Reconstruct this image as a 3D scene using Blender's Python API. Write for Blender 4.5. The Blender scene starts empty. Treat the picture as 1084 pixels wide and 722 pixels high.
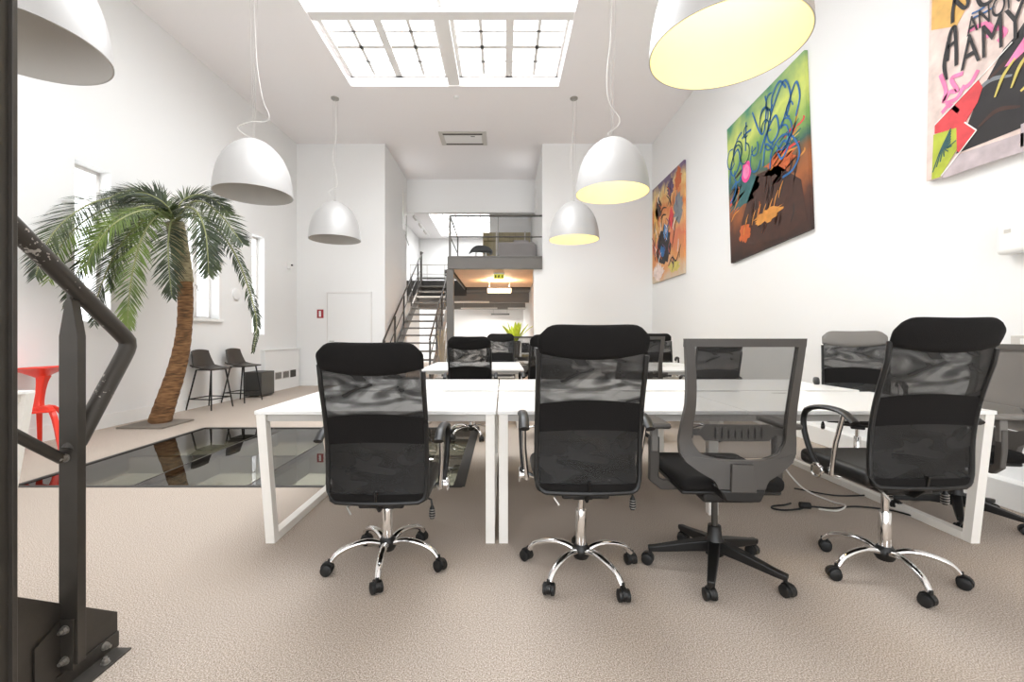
import bpy, math, random
from mathutils import Vector, Matrix
random.seed(7)
C = bpy.data.collections.new('Scene_Objects')
S = bpy.context.scene
S.collection.children.link(C)
PI = math.pi
# ------------------------------------------------------------------ camera
EYE = 1.155; FPX = 470.0
cd = bpy.data.cameras.new('camera'); cam = bpy.data.objects.new('camera', cd); C.objects.link(cam)
cam.location = (0, 0, EYE); cam.rotation_euler = (PI/2, 0, 0)
cd.sensor_width = 36; cd.lens = 36*FPX/1084
cd.shift_x = 10/1084; cd.shift_y = -5/1084
cd.clip_start = 0.05; cd.clip_end = 200
S.camera = cam
# ------------------------------------------------------------------ world, sun, exposure
w = bpy.data.worlds.new('world'); S.world = w; w.use_nodes = True
bgn = w.node_tree.nodes['Background']
bgn.inputs[0].default_value = (0.93, 0.965, 1.0, 1); bgn.inputs[1].default_value = 4.2
vs = S.view_settings
vs.view_transform = 'Standard'; vs.look = 'None'; vs.gamma = 1; vs.use_curve_mapping = False
vs.exposure = 0.01
sky = bpy.data.lights.new('skylight_daylight', 'AREA'); sky.shape = 'RECTANGLE'; sky.size = 3.6; sky.size_y = 4.4; sky.energy = 350; sky.color = (.96, .98, 1)
skyo = bpy.data.objects.new('skylight_daylight', sky); C.objects.link(skyo); skyo.location = (-.86, 5.9, 6.25)
up_l = bpy.data.lights.new('upper_skylight_daylight', 'AREA'); up_l.shape = 'RECTANGLE'; up_l.size = 2; up_l.size_y = 3.2; up_l.energy = 180; up_l.color = (.96, .98, 1)
upo = bpy.data.objects.new('upper_skylight_daylight', up_l); C.objects.link(upo); upo.location = (-1.4, 16.2, 5.6)
# ------------------------------------------------------------------ materials
def srgb(r, g, b):
    f = lambda c: (c/255/12.92) if c <= 10 else ((c/255+0.055)/1.055)**2.4
    return (f(r), f(g), f(b), 1)
def mat(name, col, rough=0.5, metal=0.0, spec=0.5, bump=0, bscale=50, var=0, vscale=8, emit=None, estr=0, coat=0):
    m = bpy.data.materials.new(name); m.use_nodes = True
    nt = m.node_tree; b = nt.nodes['Principled BSDF']
    b.inputs['Base Color'].default_value = col; b.inputs['Roughness'].default_value = rough
    b.inputs['Metallic'].default_value = metal; b.inputs['Specular IOR Level'].default_value = spec
    b.inputs['Coat Weight'].default_value = coat
    if emit: b.inputs['Emission Color'].default_value = emit; b.inputs['Emission Strength'].default_value = estr
    tc = nt.nodes.new('ShaderNodeTexCoord')
    if bump:
        n = nt.nodes.new('ShaderNodeTexNoise'); n.inputs['Scale'].default_value = bscale; n.inputs['Detail'].default_value = 4
        nt.links.new(tc.outputs['Object'], n.inputs['Vector'])
        bp = nt.nodes.new('ShaderNodeBump'); bp.inputs['Strength'].default_value = bump; bp.inputs['Distance'].default_value = 0.01
        nt.links.new(n.outputs['Fac'], bp.inputs['Height']); nt.links.new(bp.outputs['Normal'], b.inputs['Normal'])
    if var:
        n = nt.nodes.new('ShaderNodeTexNoise'); n.inputs['Scale'].default_value = vscale; n.inputs['Detail'].default_value = 5
        nt.links.new(tc.outputs['Object'], n.inputs['Vector'])
        r = nt.nodes.new('ShaderNodeValToRGB')
        r.color_ramp.elements[0].position = .3; r.color_ramp.elements[1].position = .7
        r.color_ramp.elements[0].color = tuple(c*(1-var) for c in col[:3])+(1,)
        r.color_ramp.elements[1].color = tuple(min(1, c*(1+var)) for c in col[:3])+(1,)
        nt.links.new(n.outputs['Fac'], r.inputs['Fac']); nt.links.new(r.outputs['Color'], b.inputs['Base Color'])
    return m
def ramp_mat(name, stops, scale, rough=0.9, bump=0.0, stretch=(1,1,1), detail=8, dist=0.0, kind='noise'):
    m = bpy.data.materials.new(name); m.use_nodes = True; nt = m.node_tree; b = nt.nodes['Principled BSDF']
    b.inputs['Roughness'].default_value = rough
    tc = nt.nodes.new('ShaderNodeTexCoord'); mp = nt.nodes.new('ShaderNodeMapping'); mp.inputs['Scale'].default_value = stretch
    nt.links.new(tc.outputs['Object'], mp.inputs['Vector'])
    n = nt.nodes.new('ShaderNodeTexNoise'); n.inputs['Scale'].default_value = scale; n.inputs['Detail'].default_value = detail; n.inputs['Distortion'].default_value = dist
    nt.links.new(mp.outputs['Vector'], n.inputs['Vector'])
    r = nt.nodes.new('ShaderNodeValToRGB'); cr = r.color_ramp
    while len(cr.elements) < len(stops): cr.elements.new(0.5)
    for e, (p, c) in zip(cr.elements, stops): e.position = p; e.color = c
    nt.links.new(n.outputs['Fac'], r.inputs['Fac']); nt.links.new(r.outputs['Color'], b.inputs['Base Color'])
    if bump:
        bp = nt.nodes.new('ShaderNodeBump'); bp.inputs['Strength'].default_value = bump; bp.inputs['Distance'].default_value = 0.01
        nt.links.new(n.outputs['Fac'], bp.inputs['Height']); nt.links.new(bp.outputs['Normal'], b.inputs['Normal'])
    return m
def mesh_mat(name, col, clear, wave=0.0, scale=6.0, rough=.6):
    """open woven mesh: part cloth, part holes; the weave doubles up in soft waves"""
    m = bpy.data.materials.new(name); m.use_nodes = True; nt = m.node_tree
    b = nt.nodes['Principled BSDF']; out = nt.nodes['Material Output']
    b.inputs['Base Color'].default_value = col; b.inputs['Roughness'].default_value = rough
    t = nt.nodes.new('ShaderNodeBsdfTransparent'); mx = nt.nodes.new('ShaderNodeMixShader')
    mx.inputs[0].default_value = clear
    if wave:
        tc = nt.nodes.new('ShaderNodeTexCoord'); mp = nt.nodes.new('ShaderNodeMapping'); mp.inputs['Scale'].default_value = (1, 1, 2.6); mp.inputs['Rotation'].default_value = (0, .7, 0)
        n = nt.nodes.new('ShaderNodeTexNoise'); n.inputs['Scale'].default_value = scale; n.inputs['Detail'].default_value = 1; n.inputs['Distortion'].default_value = 1.2
        r = nt.nodes.new('ShaderNodeMapRange'); r.inputs['From Min'].default_value = .38; r.inputs['From Max'].default_value = .62
        r.inputs['To Min'].default_value = max(0, clear-wave); r.inputs['To Max'].default_value = clear+wave
        nt.links.new(tc.outputs['Object'], mp.inputs[0]); nt.links.new(mp.outputs[0], n.inputs['Vector'])
        nt.links.new(n.outputs['Fac'], r.inputs['Value']); nt.links.new(r.outputs['Result'], mx.inputs[0])
    nt.links.new(b.outputs[0], mx.inputs[1]); nt.links.new(t.outputs[0], mx.inputs[2]); nt.links.new(mx.outputs[0], out.inputs[0])
    return m
def pane_mat(name, tint, refl_rough=0.0, ior=1.5):
    m = bpy.data.materials.new(name); m.use_nodes = True; nt = m.node_tree; out = nt.nodes['Material Output']
    nt.nodes.remove(nt.nodes['Principled BSDF'])
    t = nt.nodes.new('ShaderNodeBsdfTransparent'); t.inputs[0].default_value = tint
    g = nt.nodes.new('ShaderNodeBsdfGlossy'); g.inputs['Roughness'].default_value = refl_rough
    f = nt.nodes.new('ShaderNodeFresnel'); f.inputs['IOR'].default_value = ior
    mx = nt.nodes.new('ShaderNodeMixShader')
    gm = nt.nodes.new('ShaderNodeNewGeometry'); k = nt.nodes.new('ShaderNodeMath'); k.operation = 'SUBTRACT'; k.inputs[0].default_value = 1; nt.links.new(gm.outputs['Backfacing'], k.inputs[1])
    k2 = nt.nodes.new('ShaderNodeMath'); k2.operation = 'MULTIPLY'; nt.links.new(k.outputs[0], k2.inputs[0]); nt.links.new(f.outputs[0], k2.inputs[1])
    nt.links.new(k2.outputs[0], mx.inputs[0]); nt.links.new(t.outputs[0], mx.inputs[1]); nt.links.new(g.outputs[0], mx.inputs[2]); nt.links.new(mx.outputs[0], out.inputs[0])
    return m
M = {}
M['wall'] = mat('white_wall_paint', srgb(237, 236, 234), .85, bump=.04, bscale=120, spec=.2)
M['ceil'] = mat('ceiling_paint', srgb(246, 242, 241), .9, spec=.15)
M['carpet'] = ramp_mat('beige_carpet', [(.30, srgb(96, 84, 74)), (.44, srgb(168, 154, 141)), (.56, srgb(190, 177, 164)), (.70, srgb(232, 222, 212))], 210, .97, .07, detail=5)
M['glassfloor'] = pane_mat('walk_on_glass', srgb(166, 168, 164), 0.01, 1.8)
M['pit'] = mat('basement_surface', srgb(190, 188, 180), .8)
M['pit_floor'] = mat('basement_floor', srgb(190, 188, 180), .6)
M['pane'] = pane_mat('window_glass', (1, 1, 1, 1))
M['white'] = mat('white_lacquer', srgb(240, 239, 236), .35)
M['frame_white'] = mat('white_frame_paint', srgb(236, 233, 230), .5)
M['desk_top'] = mat('white_laminate', srgb(243, 242, 239), .28)
M['desk_leg'] = mat('white_powder_coat', srgb(240, 236, 229), .4)
M['desk_under'] = mat('grey_underframe', srgb(190, 186, 180), .5)
M['blackfab'] = mat('black_fabric', srgb(18, 16, 15), .85, bump=.3, bscale=300, spec=.25)
M['leather'] = mat('black_leather', srgb(22, 21, 20), .38, bump=.1, bscale=120)
M['greyleather'] = mat('grey_leatherette', srgb(112, 108, 103), .5, bump=.1, bscale=120)
M['blackpl'] = mat('black_plastic', srgb(18, 17, 16), .42)
M['greypl'] = mat('dark_grey_plastic', srgb(84, 80, 76), .5)
M['framegrey'] = mat('charcoal_frame_plastic', srgb(66, 62, 58), .45)
M['midgrey'] = mat('mid_grey_plastic', srgb(120, 116, 111), .5)
M['rubber'] = mat('black_rubber', srgb(18, 18, 18), .55)
M['chrome'] = mat('chrome', (.82, .81, .80, 1), .07, 1)
M['meshA'] = mesh_mat('black_mesh', srgb(20, 19, 18), .25, .20, 5)
M['meshB'] = mesh_mat('fine_task_mesh', srgb(30, 28, 27), .66)
M['meshC'] = mesh_mat('grey_task_mesh', srgb(120, 115, 110), .12)
M['steel'] = mat('dark_steel', srgb(70, 66, 61), .4, .35, bump=.08, bscale=30, var=.12, vscale=10)
M['steel2'] = mat('grey_painted_steel', srgb(104, 100, 95), .5, .2)
M['tread'] = mat('grey_steel_tread', srgb(120, 116, 110), .5, .3)
M['fascia'] = mat('dark_fascia', srgb(58, 55, 52), .6)
M['lampshade'] = mat('white_lamp_metal', srgb(184, 182, 180), .38, .1)
M['lampin'] = mat('unlit_white_reflector', srgb(200, 196, 190), .7)  # white reflector of the lamps that are off, greyed as unlit
M['lampin_on'] = mat('lit_white_reflector', srgb(244, 232, 190), .7)  # same white reflector, the bulb's warm glow put into the colour
M['bulb'] = mat('glowing_bulb', (1, .9, .6, 1), .5, emit=(1, .82, .42, 1), estr=6)
M['bulb_off'] = mat('unlit_bulb', srgb(200, 198, 194), .3)
M['wire'] = mat('grey_wire', srgb(170, 166, 160), .5)
M['cable_white'] = mat('white_cable', srgb(225, 222, 216), .5)
M['satin'] = mat('satin_metal', srgb(170, 166, 160), .35, .7)
M['red'] = mat('glossy_red', srgb(238, 52, 28), .3, coat=.3)
M['stoolshell'] = mat('brown_black_leather', srgb(62, 56, 51), .45, bump=.1, bscale=80)
M['blackmetal'] = mat('black_metal', srgb(28, 27, 26), .45, .3)
M['box'] = mat('charcoal_box', srgb(58, 57, 54), .6)
M['box_side'] = mat('charcoal_box_grille', srgb(88, 86, 80), .7, bump=.5, bscale=200)
M['trunk'] = ramp_mat('palm_bark', [(.28, srgb(70, 50, 32)), (.5, srgb(122, 88, 56)), (.75, srgb(158, 120, 80))], 9, .9, .9, (1, 1, 5))
M['fibre'] = ramp_mat('palm_fibre', [(.3, srgb(104, 92, 66)), (.6, srgb(178, 166, 132)), (.8, srgb(206, 198, 168))], 14, .9, .8, (1, 1, 6))
M['leafd'] = ramp_mat('dark_palm_leaf', [(.3, srgb(26, 34, 22)), (.5, srgb(52, 64, 38)), (.75, srgb(92, 104, 62))], 3, .5)
M['leafl'] = ramp_mat('light_palm_leaf', [(.3, srgb(66, 84, 36)), (.55, srgb(104, 124, 54)), (.8, srgb(142, 156, 80))], 3, .5)
M['rachis'] = mat('leaf_stem', srgb(130, 134, 84), .5)
M['mat_board'] = mat('grey_brown_board', srgb(122, 114, 104), .9, bump=.3, bscale=90)
M['wood'] = mat('warm_ply_panel', srgb(232, 196, 160), .6, var=.06, vscale=4)
M['darkceil'] = mat('dark_grey_soffit', srgb(128, 126, 124), .8)
M['beam'] = mat('grey_beam', srgb(150, 147, 143), .7)
M['striplight'] = mat('lit_diffuser', (1, .9, .75, 1), .5, emit=(1, .80, .55, 1), estr=5)
M['tubewhite'] = mat('white_tube', srgb(236, 234, 230), .5)
M['exitgreen'] = mat('green_sign_face', srgb(196, 200, 70), .5, emit=srgb(214, 214, 60), estr=.5)
M['exitmark'] = mat('sign_mark_green', srgb(96, 110, 20), .5)
M['tan'] = mat('quilted_tan', srgb(150, 138, 106), .85, bump=.2, bscale=60)
M['sofa'] = mat('grey_sofa_cloth', srgb(140, 134, 131), .9, bump=.2, bscale=120)
M['plantleaf'] = mat('yellow_green_leaf', srgb(196, 208, 56), .45, var=.2, vscale=20)
M['pot'] = mat('grey_pot', srgb(90, 86, 82), .6)
M['vent_dark'] = mat('vent_slot', srgb(64, 60, 54), .8)
M['vent'] = mat('vent_plate', srgb(206, 201, 194), .6)
M['signred'] = mat('red_sign', srgb(160, 40, 50), .5)
M['dry'] = mat('dried_grass', srgb(176, 160, 134), .9, var=.2)
M['screen'] = mat('dark_screen', srgb(30, 30, 30), .3)
for nm, c in dict(p_blue=(44, 104, 160), p_pink=(236, 70, 140), p_pinkl=(246, 132, 176), p_ochre=(206, 138, 62), p_orange=(190, 92, 44), p_black=(36, 32, 32), p_red=(222, 72, 76),
                  p_lime=(176, 186, 60), p_mauve=(190, 176, 178), p_cream=(228, 206, 196), p_yel=(204, 186, 96), p_oran=(224, 176, 96), p_white=(236, 232, 226), p_teal=(52, 96, 96),
                  p_brown=(66, 40, 30), p_flesh=(224, 172, 96), p_purple=(96, 74, 110), p_bluel=(86, 140, 196), p_grey=(128, 132, 136)).items():
    M[nm] = mat(nm.replace('p_', 'paint_'), srgb(*c), .6, var=.18, vscale=9)
wm = mat('worn_dark_steel', srgb(70, 66, 61), .38, .35); nt = wm.node_tree; b = nt.nodes['Principled BSDF']
tc = nt.nodes.new('ShaderNodeTexCoord'); n1 = nt.nodes.new('ShaderNodeTexNoise'); n1.inputs['Scale'].default_value = 70; n1.inputs['Detail'].default_value = 4
n2 = nt.nodes.new('ShaderNodeTexNoise'); n2.inputs['Scale'].default_value = 5; ml = nt.nodes.new('ShaderNodeMath'); ml.operation = 'MULTIPLY'
for q in (n1, n2): nt.links.new(tc.outputs['Object'], q.inputs['Vector'])
nt.links.new(n1.outputs['Fac'], ml.inputs[0]); nt.links.new(n2.outputs['Fac'], ml.inputs[1])
rp_ = nt.nodes.new('ShaderNodeValToRGB'); rp_.color_ramp.elements[0].position = .392; rp_.color_ramp.elements[1].position = .405
rp_.color_ramp.elements[0].color = srgb(70, 66, 61); rp_.color_ramp.elements[1].color = srgb(188, 182, 174)
nt.links.new(ml.outputs[0], rp_.inputs['Fac']); nt.links.new(rp_.outputs['Color'], b.inputs['Base Color']); M['worn'] = wm
def canvas_ramp(name, stops, H, dist=.25, nscale=2.0):
    m = bpy.data.materials.new(name); m.use_nodes = True; nt = m.node_tree; b = nt.nodes['Principled BSDF']; b.inputs['Roughness'].default_value = .55
    tc = nt.nodes.new('ShaderNodeTexCoord'); sp = nt.nodes.new('ShaderNodeSeparateXYZ'); nt.links.new(tc.outputs['Object'], sp.inputs[0])
    n = nt.nodes.new('ShaderNodeTexNoise'); n.inputs['Scale'].default_value = nscale; n.inputs['Detail'].default_value = 6; nt.links.new(tc.outputs['Object'], n.inputs['Vector'])
    a = nt.nodes.new('ShaderNodeMath'); a.operation = 'MULTIPLY_ADD'; a.inputs[1].default_value = dist*2; nt.links.new(n.outputs['Fac'], a.inputs[0])
    d = nt.nodes.new('ShaderNodeMath'); d.operation = 'DIVIDE'; d.inputs[1].default_value = H; nt.links.new(sp.outputs['Z'], d.inputs[0])
    s = nt.nodes.new('ShaderNodeMath'); s.operation = 'SUBTRACT'; s.inputs[1].default_value = dist; nt.links.new(d.outputs[0], s.inputs[0]); nt.links.new(s.outputs[0], a.inputs[2])
    r = nt.nodes.new('ShaderNodeValToRGB'); cr = r.color_ramp
    while len(cr.elements) < len(stops): cr.elements.new(.5)
    for e, (p, c) in zip(cr.elements, stops): e.position = p; e.color = srgb(*c)
    nt.links.new(a.outputs[0], r.inputs['Fac']); nt.links.new(r.outputs['Color'], b.inputs['Base Color'])
    return m
# ------------------------------------------------------------------ helpers
def tag(o, label=None, cat=None, group=None, kind=None):
    if label: o['label'] = label
    if cat: o['category'] = cat
    if group: o['group'] = group
    if kind: o['kind'] = kind
    return o
def thing(name, label, cat, loc=(0, 0, 0), rz=0, group=None):
    o = bpy.data.objects.new(name, None); C.objects.link(o); o.empty_display_size = .1
    o.location = loc; o.rotation_euler = (0, 0, rz)
    return tag(o, label, cat, group)
class MB:
    def __init__(s): s.v = []; s.f = []
    def add(s, vs, fs):
        k = len(s.v); s.v += [tuple(v) for v in vs]; s.f += [tuple(i+k for i in f) for f in fs]; return s
    def box(s, x0, x1, y0, y1, z0, z1, m=None):
        vs = [Vector(p) for p in ((x0, y0, z0), (x1, y0, z0), (x1, y1, z0), (x0, y1, z0), (x0, y0, z1), (x1, y0, z1), (x1, y1, z1), (x0, y1, z1))]
        if m is not None: vs = [m @ v for v in vs]
        return s.add(vs, [(3, 2, 1, 0), (4, 5, 6, 7), (0, 1, 5, 4), (1, 2, 6, 5), (2, 3, 7, 6), (3, 0, 4, 7)])
    def sweep(s, pts, sec, up=Vector((0, 0, 1)), closed=False, caps=True):
        """sec: function i -> list of (a,b) offsets in (side, up2)"""
        P = [Vector(p) for p in pts]; n = len(P); rings = []
        for i in range(n):
            if closed: t = (P[(i+1) % n]-P[i-1]).normalized()
            else: t = (P[min(i+1, n-1)]-P[max(i-1, 0)]).normalized()
            u = up
            if abs(t.dot(u)) > .97: u = Vector((0, 1, 0)) if abs(t.y) < .9 else Vector((1, 0, 0))
            if i and not closed and prev is not None and abs(t.dot(up)) > .97: side = (prev - t*prev.dot(t)).normalized()
            else: side = t.cross(u).normalized()
            if i and side.dot(prev) < 0: side = -side
            prev = side; u2 = side.cross(t).normalized()
            rings.append([P[i]+side*a+u2*b for a, b in sec(i)])
        m = len(rings[0]); vs = [v for r in rings for v in r]; fs = []
        for i in range(n if closed else n-1):
            j = (i+1) % n
            for k in range(m):
                l = (k+1) % m; fs.append((i*m+k, i*m+l, j*m+l, j*m+k))
        if caps and not closed: fs.append(tuple(range(m))[::-1]); fs.append(tuple((n-1)*m+k for k in range(m)))
        return s.add(vs, fs)
    def tube(s, pts, r, n=10, closed=False):
        rr = r if isinstance(r, (list, tuple)) else [r]*len(pts)
        return s.sweep(pts, lambda i: [(rr[i]*math.cos(2*PI*k/n), rr[i]*math.sin(2*PI*k/n)) for k in range(n)], closed=closed)
    def bar(s, pts, w, t, up=Vector((0, 0, 1)), closed=False):
        ww = w if isinstance(w, (list, tuple)) else [w]*len(pts); tt = t if isinstance(t, (list, tuple)) else [t]*len(pts)
        return s.sweep(pts, lambda i: [(-ww[i]/2, -tt[i]/2), (ww[i]/2, -tt[i]/2), (ww[i]/2, tt[i]/2), (-ww[i]/2, tt[i]/2)], up=up, closed=closed)
    def lathe(s, prof, n=32, c=(0, 0, 0), close=False):
        vs = []; fs = []; m = len(prof)
        for k in range(n):
            a = 2*PI*k/n
            for r, z in prof: vs.append((c[0]+r*math.cos(a), c[1]+r*math.sin(a), c[2]+z))
        for k in range(n):
            l = (k+1) % n
            for i in range(m if close else m-1):
                j = (i+1) % m; fs.append((k*m+i, l*m+i, l*m+j, k*m+j))
        if not close:
            if prof[0][0] > 1e-4: fs.append(tuple(k*m for k in range(n))[::-1])
            if prof[-1][0] > 1e-4: fs.append(tuple(k*m+m-1 for k in range(n)))
        return s.add(vs, fs)
    def prism(s, poly, f0, f1):
        """poly in 2D, f0/f1 map (a,b) to 3D at the two faces"""
        n = len(poly); vs = [f0(*p) for p in poly]+[f1(*p) for p in poly]
        return s.add(vs, [tuple(range(n))[::-1], tuple(range(n, 2*n))]+[(i, (i+1) % n, n+(i+1) % n, n+i) for i in range(n)])
    def sheet(s, F, G, nu, nv):
        """closed thick sheet between surface functions F(u,v) and G(u,v)"""
        vs = [F(i/nu, j/nv) for j in range(nv+1) for i in range(nu+1)]+[G(i/nu, j/nv) for j in range(nv+1) for i in range(nu+1)]
        N = (nu+1)*(nv+1); fs = []; W = nu+1
        for j in range(nv):
            for i in range(nu):
                a = j*W+i; fs.append((a, a+1, a+1+W, a+W)); fs.append((N+a, N+a+W, N+a+1+W, N+a+1))
        ed = [j for j in range(nu+1)]+[k*W+nu for k in range(1, nv+1)]+[nv*W+i for i in range(nu-1, -1, -1)]+[k*W for k in range(nv-1, 0, -1)]
        for a, b in zip(ed, ed[1:]+ed[:1]): fs.append((b, a, N+a, N+b))
        return s.add(vs, fs)
    def build(s, name, m, parent=None, smooth=True, bevel=0, seg=2, sub=0, angle=40):
        me = bpy.data.meshes.new(name); me.from_pydata(s.v, [], s.f); me.validate(); me.update()
        import bmesh
        b = bmesh.new(); b.from_mesh(me); bmesh.ops.recalc_face_normals(b, faces=b.faces[:]); b.to_mesh(me); b.free()
        if smooth:
            me.shade_smooth() if hasattr(me, 'shade_smooth') else None
            me.set_sharp_from_angle(angle=math.radians(angle))
        me.materials.append(M[m] if isinstance(m, str) else m)
        o = bpy.data.objects.new(name, me); C.objects.link(o)
        if parent is not None: o.parent = parent
        if bevel:
            bm_ = o.modifiers.new('bevel', 'BEVEL'); bm_.width = bevel; bm_.segments = seg; bm_.limit_method = 'ANGLE'
        if sub:
            sm = o.modifiers.new('sub', 'SUBSURF'); sm.levels = sub; sm.render_levels = sub
        return o
def BX(*a, m=None): return MB().box(*a, m=m)
def kids(o): return [c for c in C.objects if c.parent == o]
def copy_tree(o, parent=None):
    c = o.copy(); C.objects.link(c); c.parent = parent
    for ch in kids(o): copy_tree(ch, c)
    return c
def struct(name, mb, m, parent=None, **k):
    o = mb.build(name, m, parent, **k)
    if parent is None: o['kind'] = 'structure'
    return o
def rrect(w, h, r, n=5):
    pts = []
    for cx, cz, a0 in ((w/2-r, h/2-r, 0), (-w/2+r, h/2-r, 90), (-w/2+r, -h/2+r, 180), (w/2-r, -h/2+r, 270)):
        for k in range(n+1):
            a = math.radians(a0+90*k/n); pts.append((cx+r*math.cos(a), cz+r*math.sin(a)))
    return pts
def spline(pts, n):
    P = [Vector(p) for p in pts]; P = [P[0]*2-P[1]]+P+[P[-1]*2-P[-2]]; out = []; m = len(P)-3
    for k in range(n+1):
        t = k/n*m; i = min(int(t), m-1); t -= i; a, b, c, d = P[i:i+4]
        out.append(.5*((2*b)+(c-a)*t+(2*a-5*b+4*c-d)*t*t+(3*b-a-3*c+d)*t**3))
    return out
def at(px, py, Y): return Vector(((px-532)/FPX*Y, Y, EYE-(py-356)/FPX*Y))
# ================================================================== the room
H = 5.66; YB = 10.38; XR = 3.5; YN = -5.0
GX0, GX1, GY0, GY1 = -3.76, -.31, 3.41, 5.60          # opening of the glazed floor
def XW(y): return -5.02+.042*(y-5.35)                  # the long side wall runs slightly askew
fl = MB()
fl.box(-5.6, GX0, YN, 20.2, -.2, 0); fl.box(GX1, 3.7, YN, 20.2, -.2, 0); fl.box(GX0, GX1, YN, GY0, -.2, 0); fl.box(GX0, GX1, GY1, 20.2, -.2, 0)
struct('floor', fl, 'carpet', smooth=False)
# basement seen through the glazed floor
pit = MB(); pit.box(GX0-.8, GX1+.6, GY0-.6, GY1+.6, -2.5, -2.4)
struct('floor_basement', pit, 'pit_floor', smooth=False)
pw = MB(); pw.box(GX0-.9, GX0-.8, GY0-.6, GY1+.6, -2.4, -.2); pw.box(GX1+.6, GX1+.7, GY0-.6, GY1+.6, -2.4, -.2)
pw.box(GX0-.9, GX1+.7, GY1+.6, GY1+.7, -2.4, -.2); pw.box(GX0-.9, GX1+.7, GY0-.7, GY0-.6, -2.4, -.2)
struct('wall_basement', pw, 'pit', smooth=False)
bl = thing('added_basement_lamp', 'added ceiling lamp that brightens the basement below the glass floor', 'ceiling light', (-4.1, 4.5, -.32))  # lamp added to brighten the glass floor from below
BX(-.06, .06, -1.2, 1.2, -.05, 0).build('diffuser', 'tubewhite', bl, bevel=.01); BX(-.04, .04, -1.1, 1.1, 0, .12).build('housing', 'tubewhite', bl, smooth=False)
la = bpy.data.lights.new('basement_fill', 'AREA'); la.shape = 'RECTANGLE'; la.size = 3.2; la.size_y = 1.8; la.energy = 420; la.color = (1, .97, .92)  # added fill, spread wide of the fixture
lo = bpy.data.objects.new('basement_fill', la); C.objects.link(lo); lo.parent = bl; lo.location = (2.0, 0, -.06)
# ceiling with the skylight well
SX0, SX1, SY0, SY1 = -2.73, 1.01, 2.6, 8.0
ce = MB(); T = H+.28
ce.box(-5.6, SX0, YN, 12.74, H, T); ce.box(SX1, 3.7, YN, 12.74, H, T); ce.box(SX0, SX1, YN, SY0, H, T); ce.box(SX0, SX1, SY1, 12.74, H, T)
struct('ceiling', ce, 'ceil', smooth=False)
# skylight
SK = thing('window_4', None, None); SK['kind'] = 'structure'
zg = H+.17
f = MB(); CB = -.87
f.box(SX0, SX1, 6.19, 6.36, H+.02, H+.2)                                    # cross beam
f.box(CB-.10, CB+.10, 6.36, 8.0, H+.02, H+.2)
f.build('beam', 'frame_white', SK, smooth=False)
f = MB(); f.box(CB-.045, CB+.02, SY0, 6.19, H+.1, H+.2)
f.build('glazing_bar', 'frame_white', SK, smooth=False)
for a, b in ((SX0+.02, CB-.10), (CB+.10, SX1-.02)):
    fr = MB(); y0, y1 = 6.36, 7.94
    mid = (a+b)/2
    fr.box(a, a+.06, y0, y1, zg-.05, zg+.03); fr.box(b-.05, b, y0, y1, zg-.05, zg+.03); fr.box(a, b, y1-.05, y1, zg-.05, zg+.03); fr.box(a, b, y0, y0+.05, zg-.05, zg+.03)
    fr.box(mid-.06, mid+.06, y0, y1, zg-.05, zg+.03)
    for xa, xb in ((a+.06, mid-.06), (mid+.06, b-.05)):
        xm = (xa+xb)/2; fr.box(xm-.026, xm+.026, y0, y1, zg-.02, zg+.02)
        for k, hw in ((1, .02), (2, .042), (3, .02)):
            yy = y0+.05+(y1-y0-.1)*k/4; fr.box(xa, xb, yy-hw, yy+hw, zg-.02, zg+.02)
    fr.build('skylight_casement', 'frame_white', SK, smooth=False)
for a, b, c, d in ((SX0, CB, SY0, 6.19), (CB, SX1, SY0, 6.19), (SX0, CB, 6.36, 8.0), (CB, SX1, 6.36, 8.0)):
    BX(a+.01, b-.01, c+.01, d-.01, zg+.035, zg+.045).build('glass_pane', 'pane', SK, smooth=False)
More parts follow.
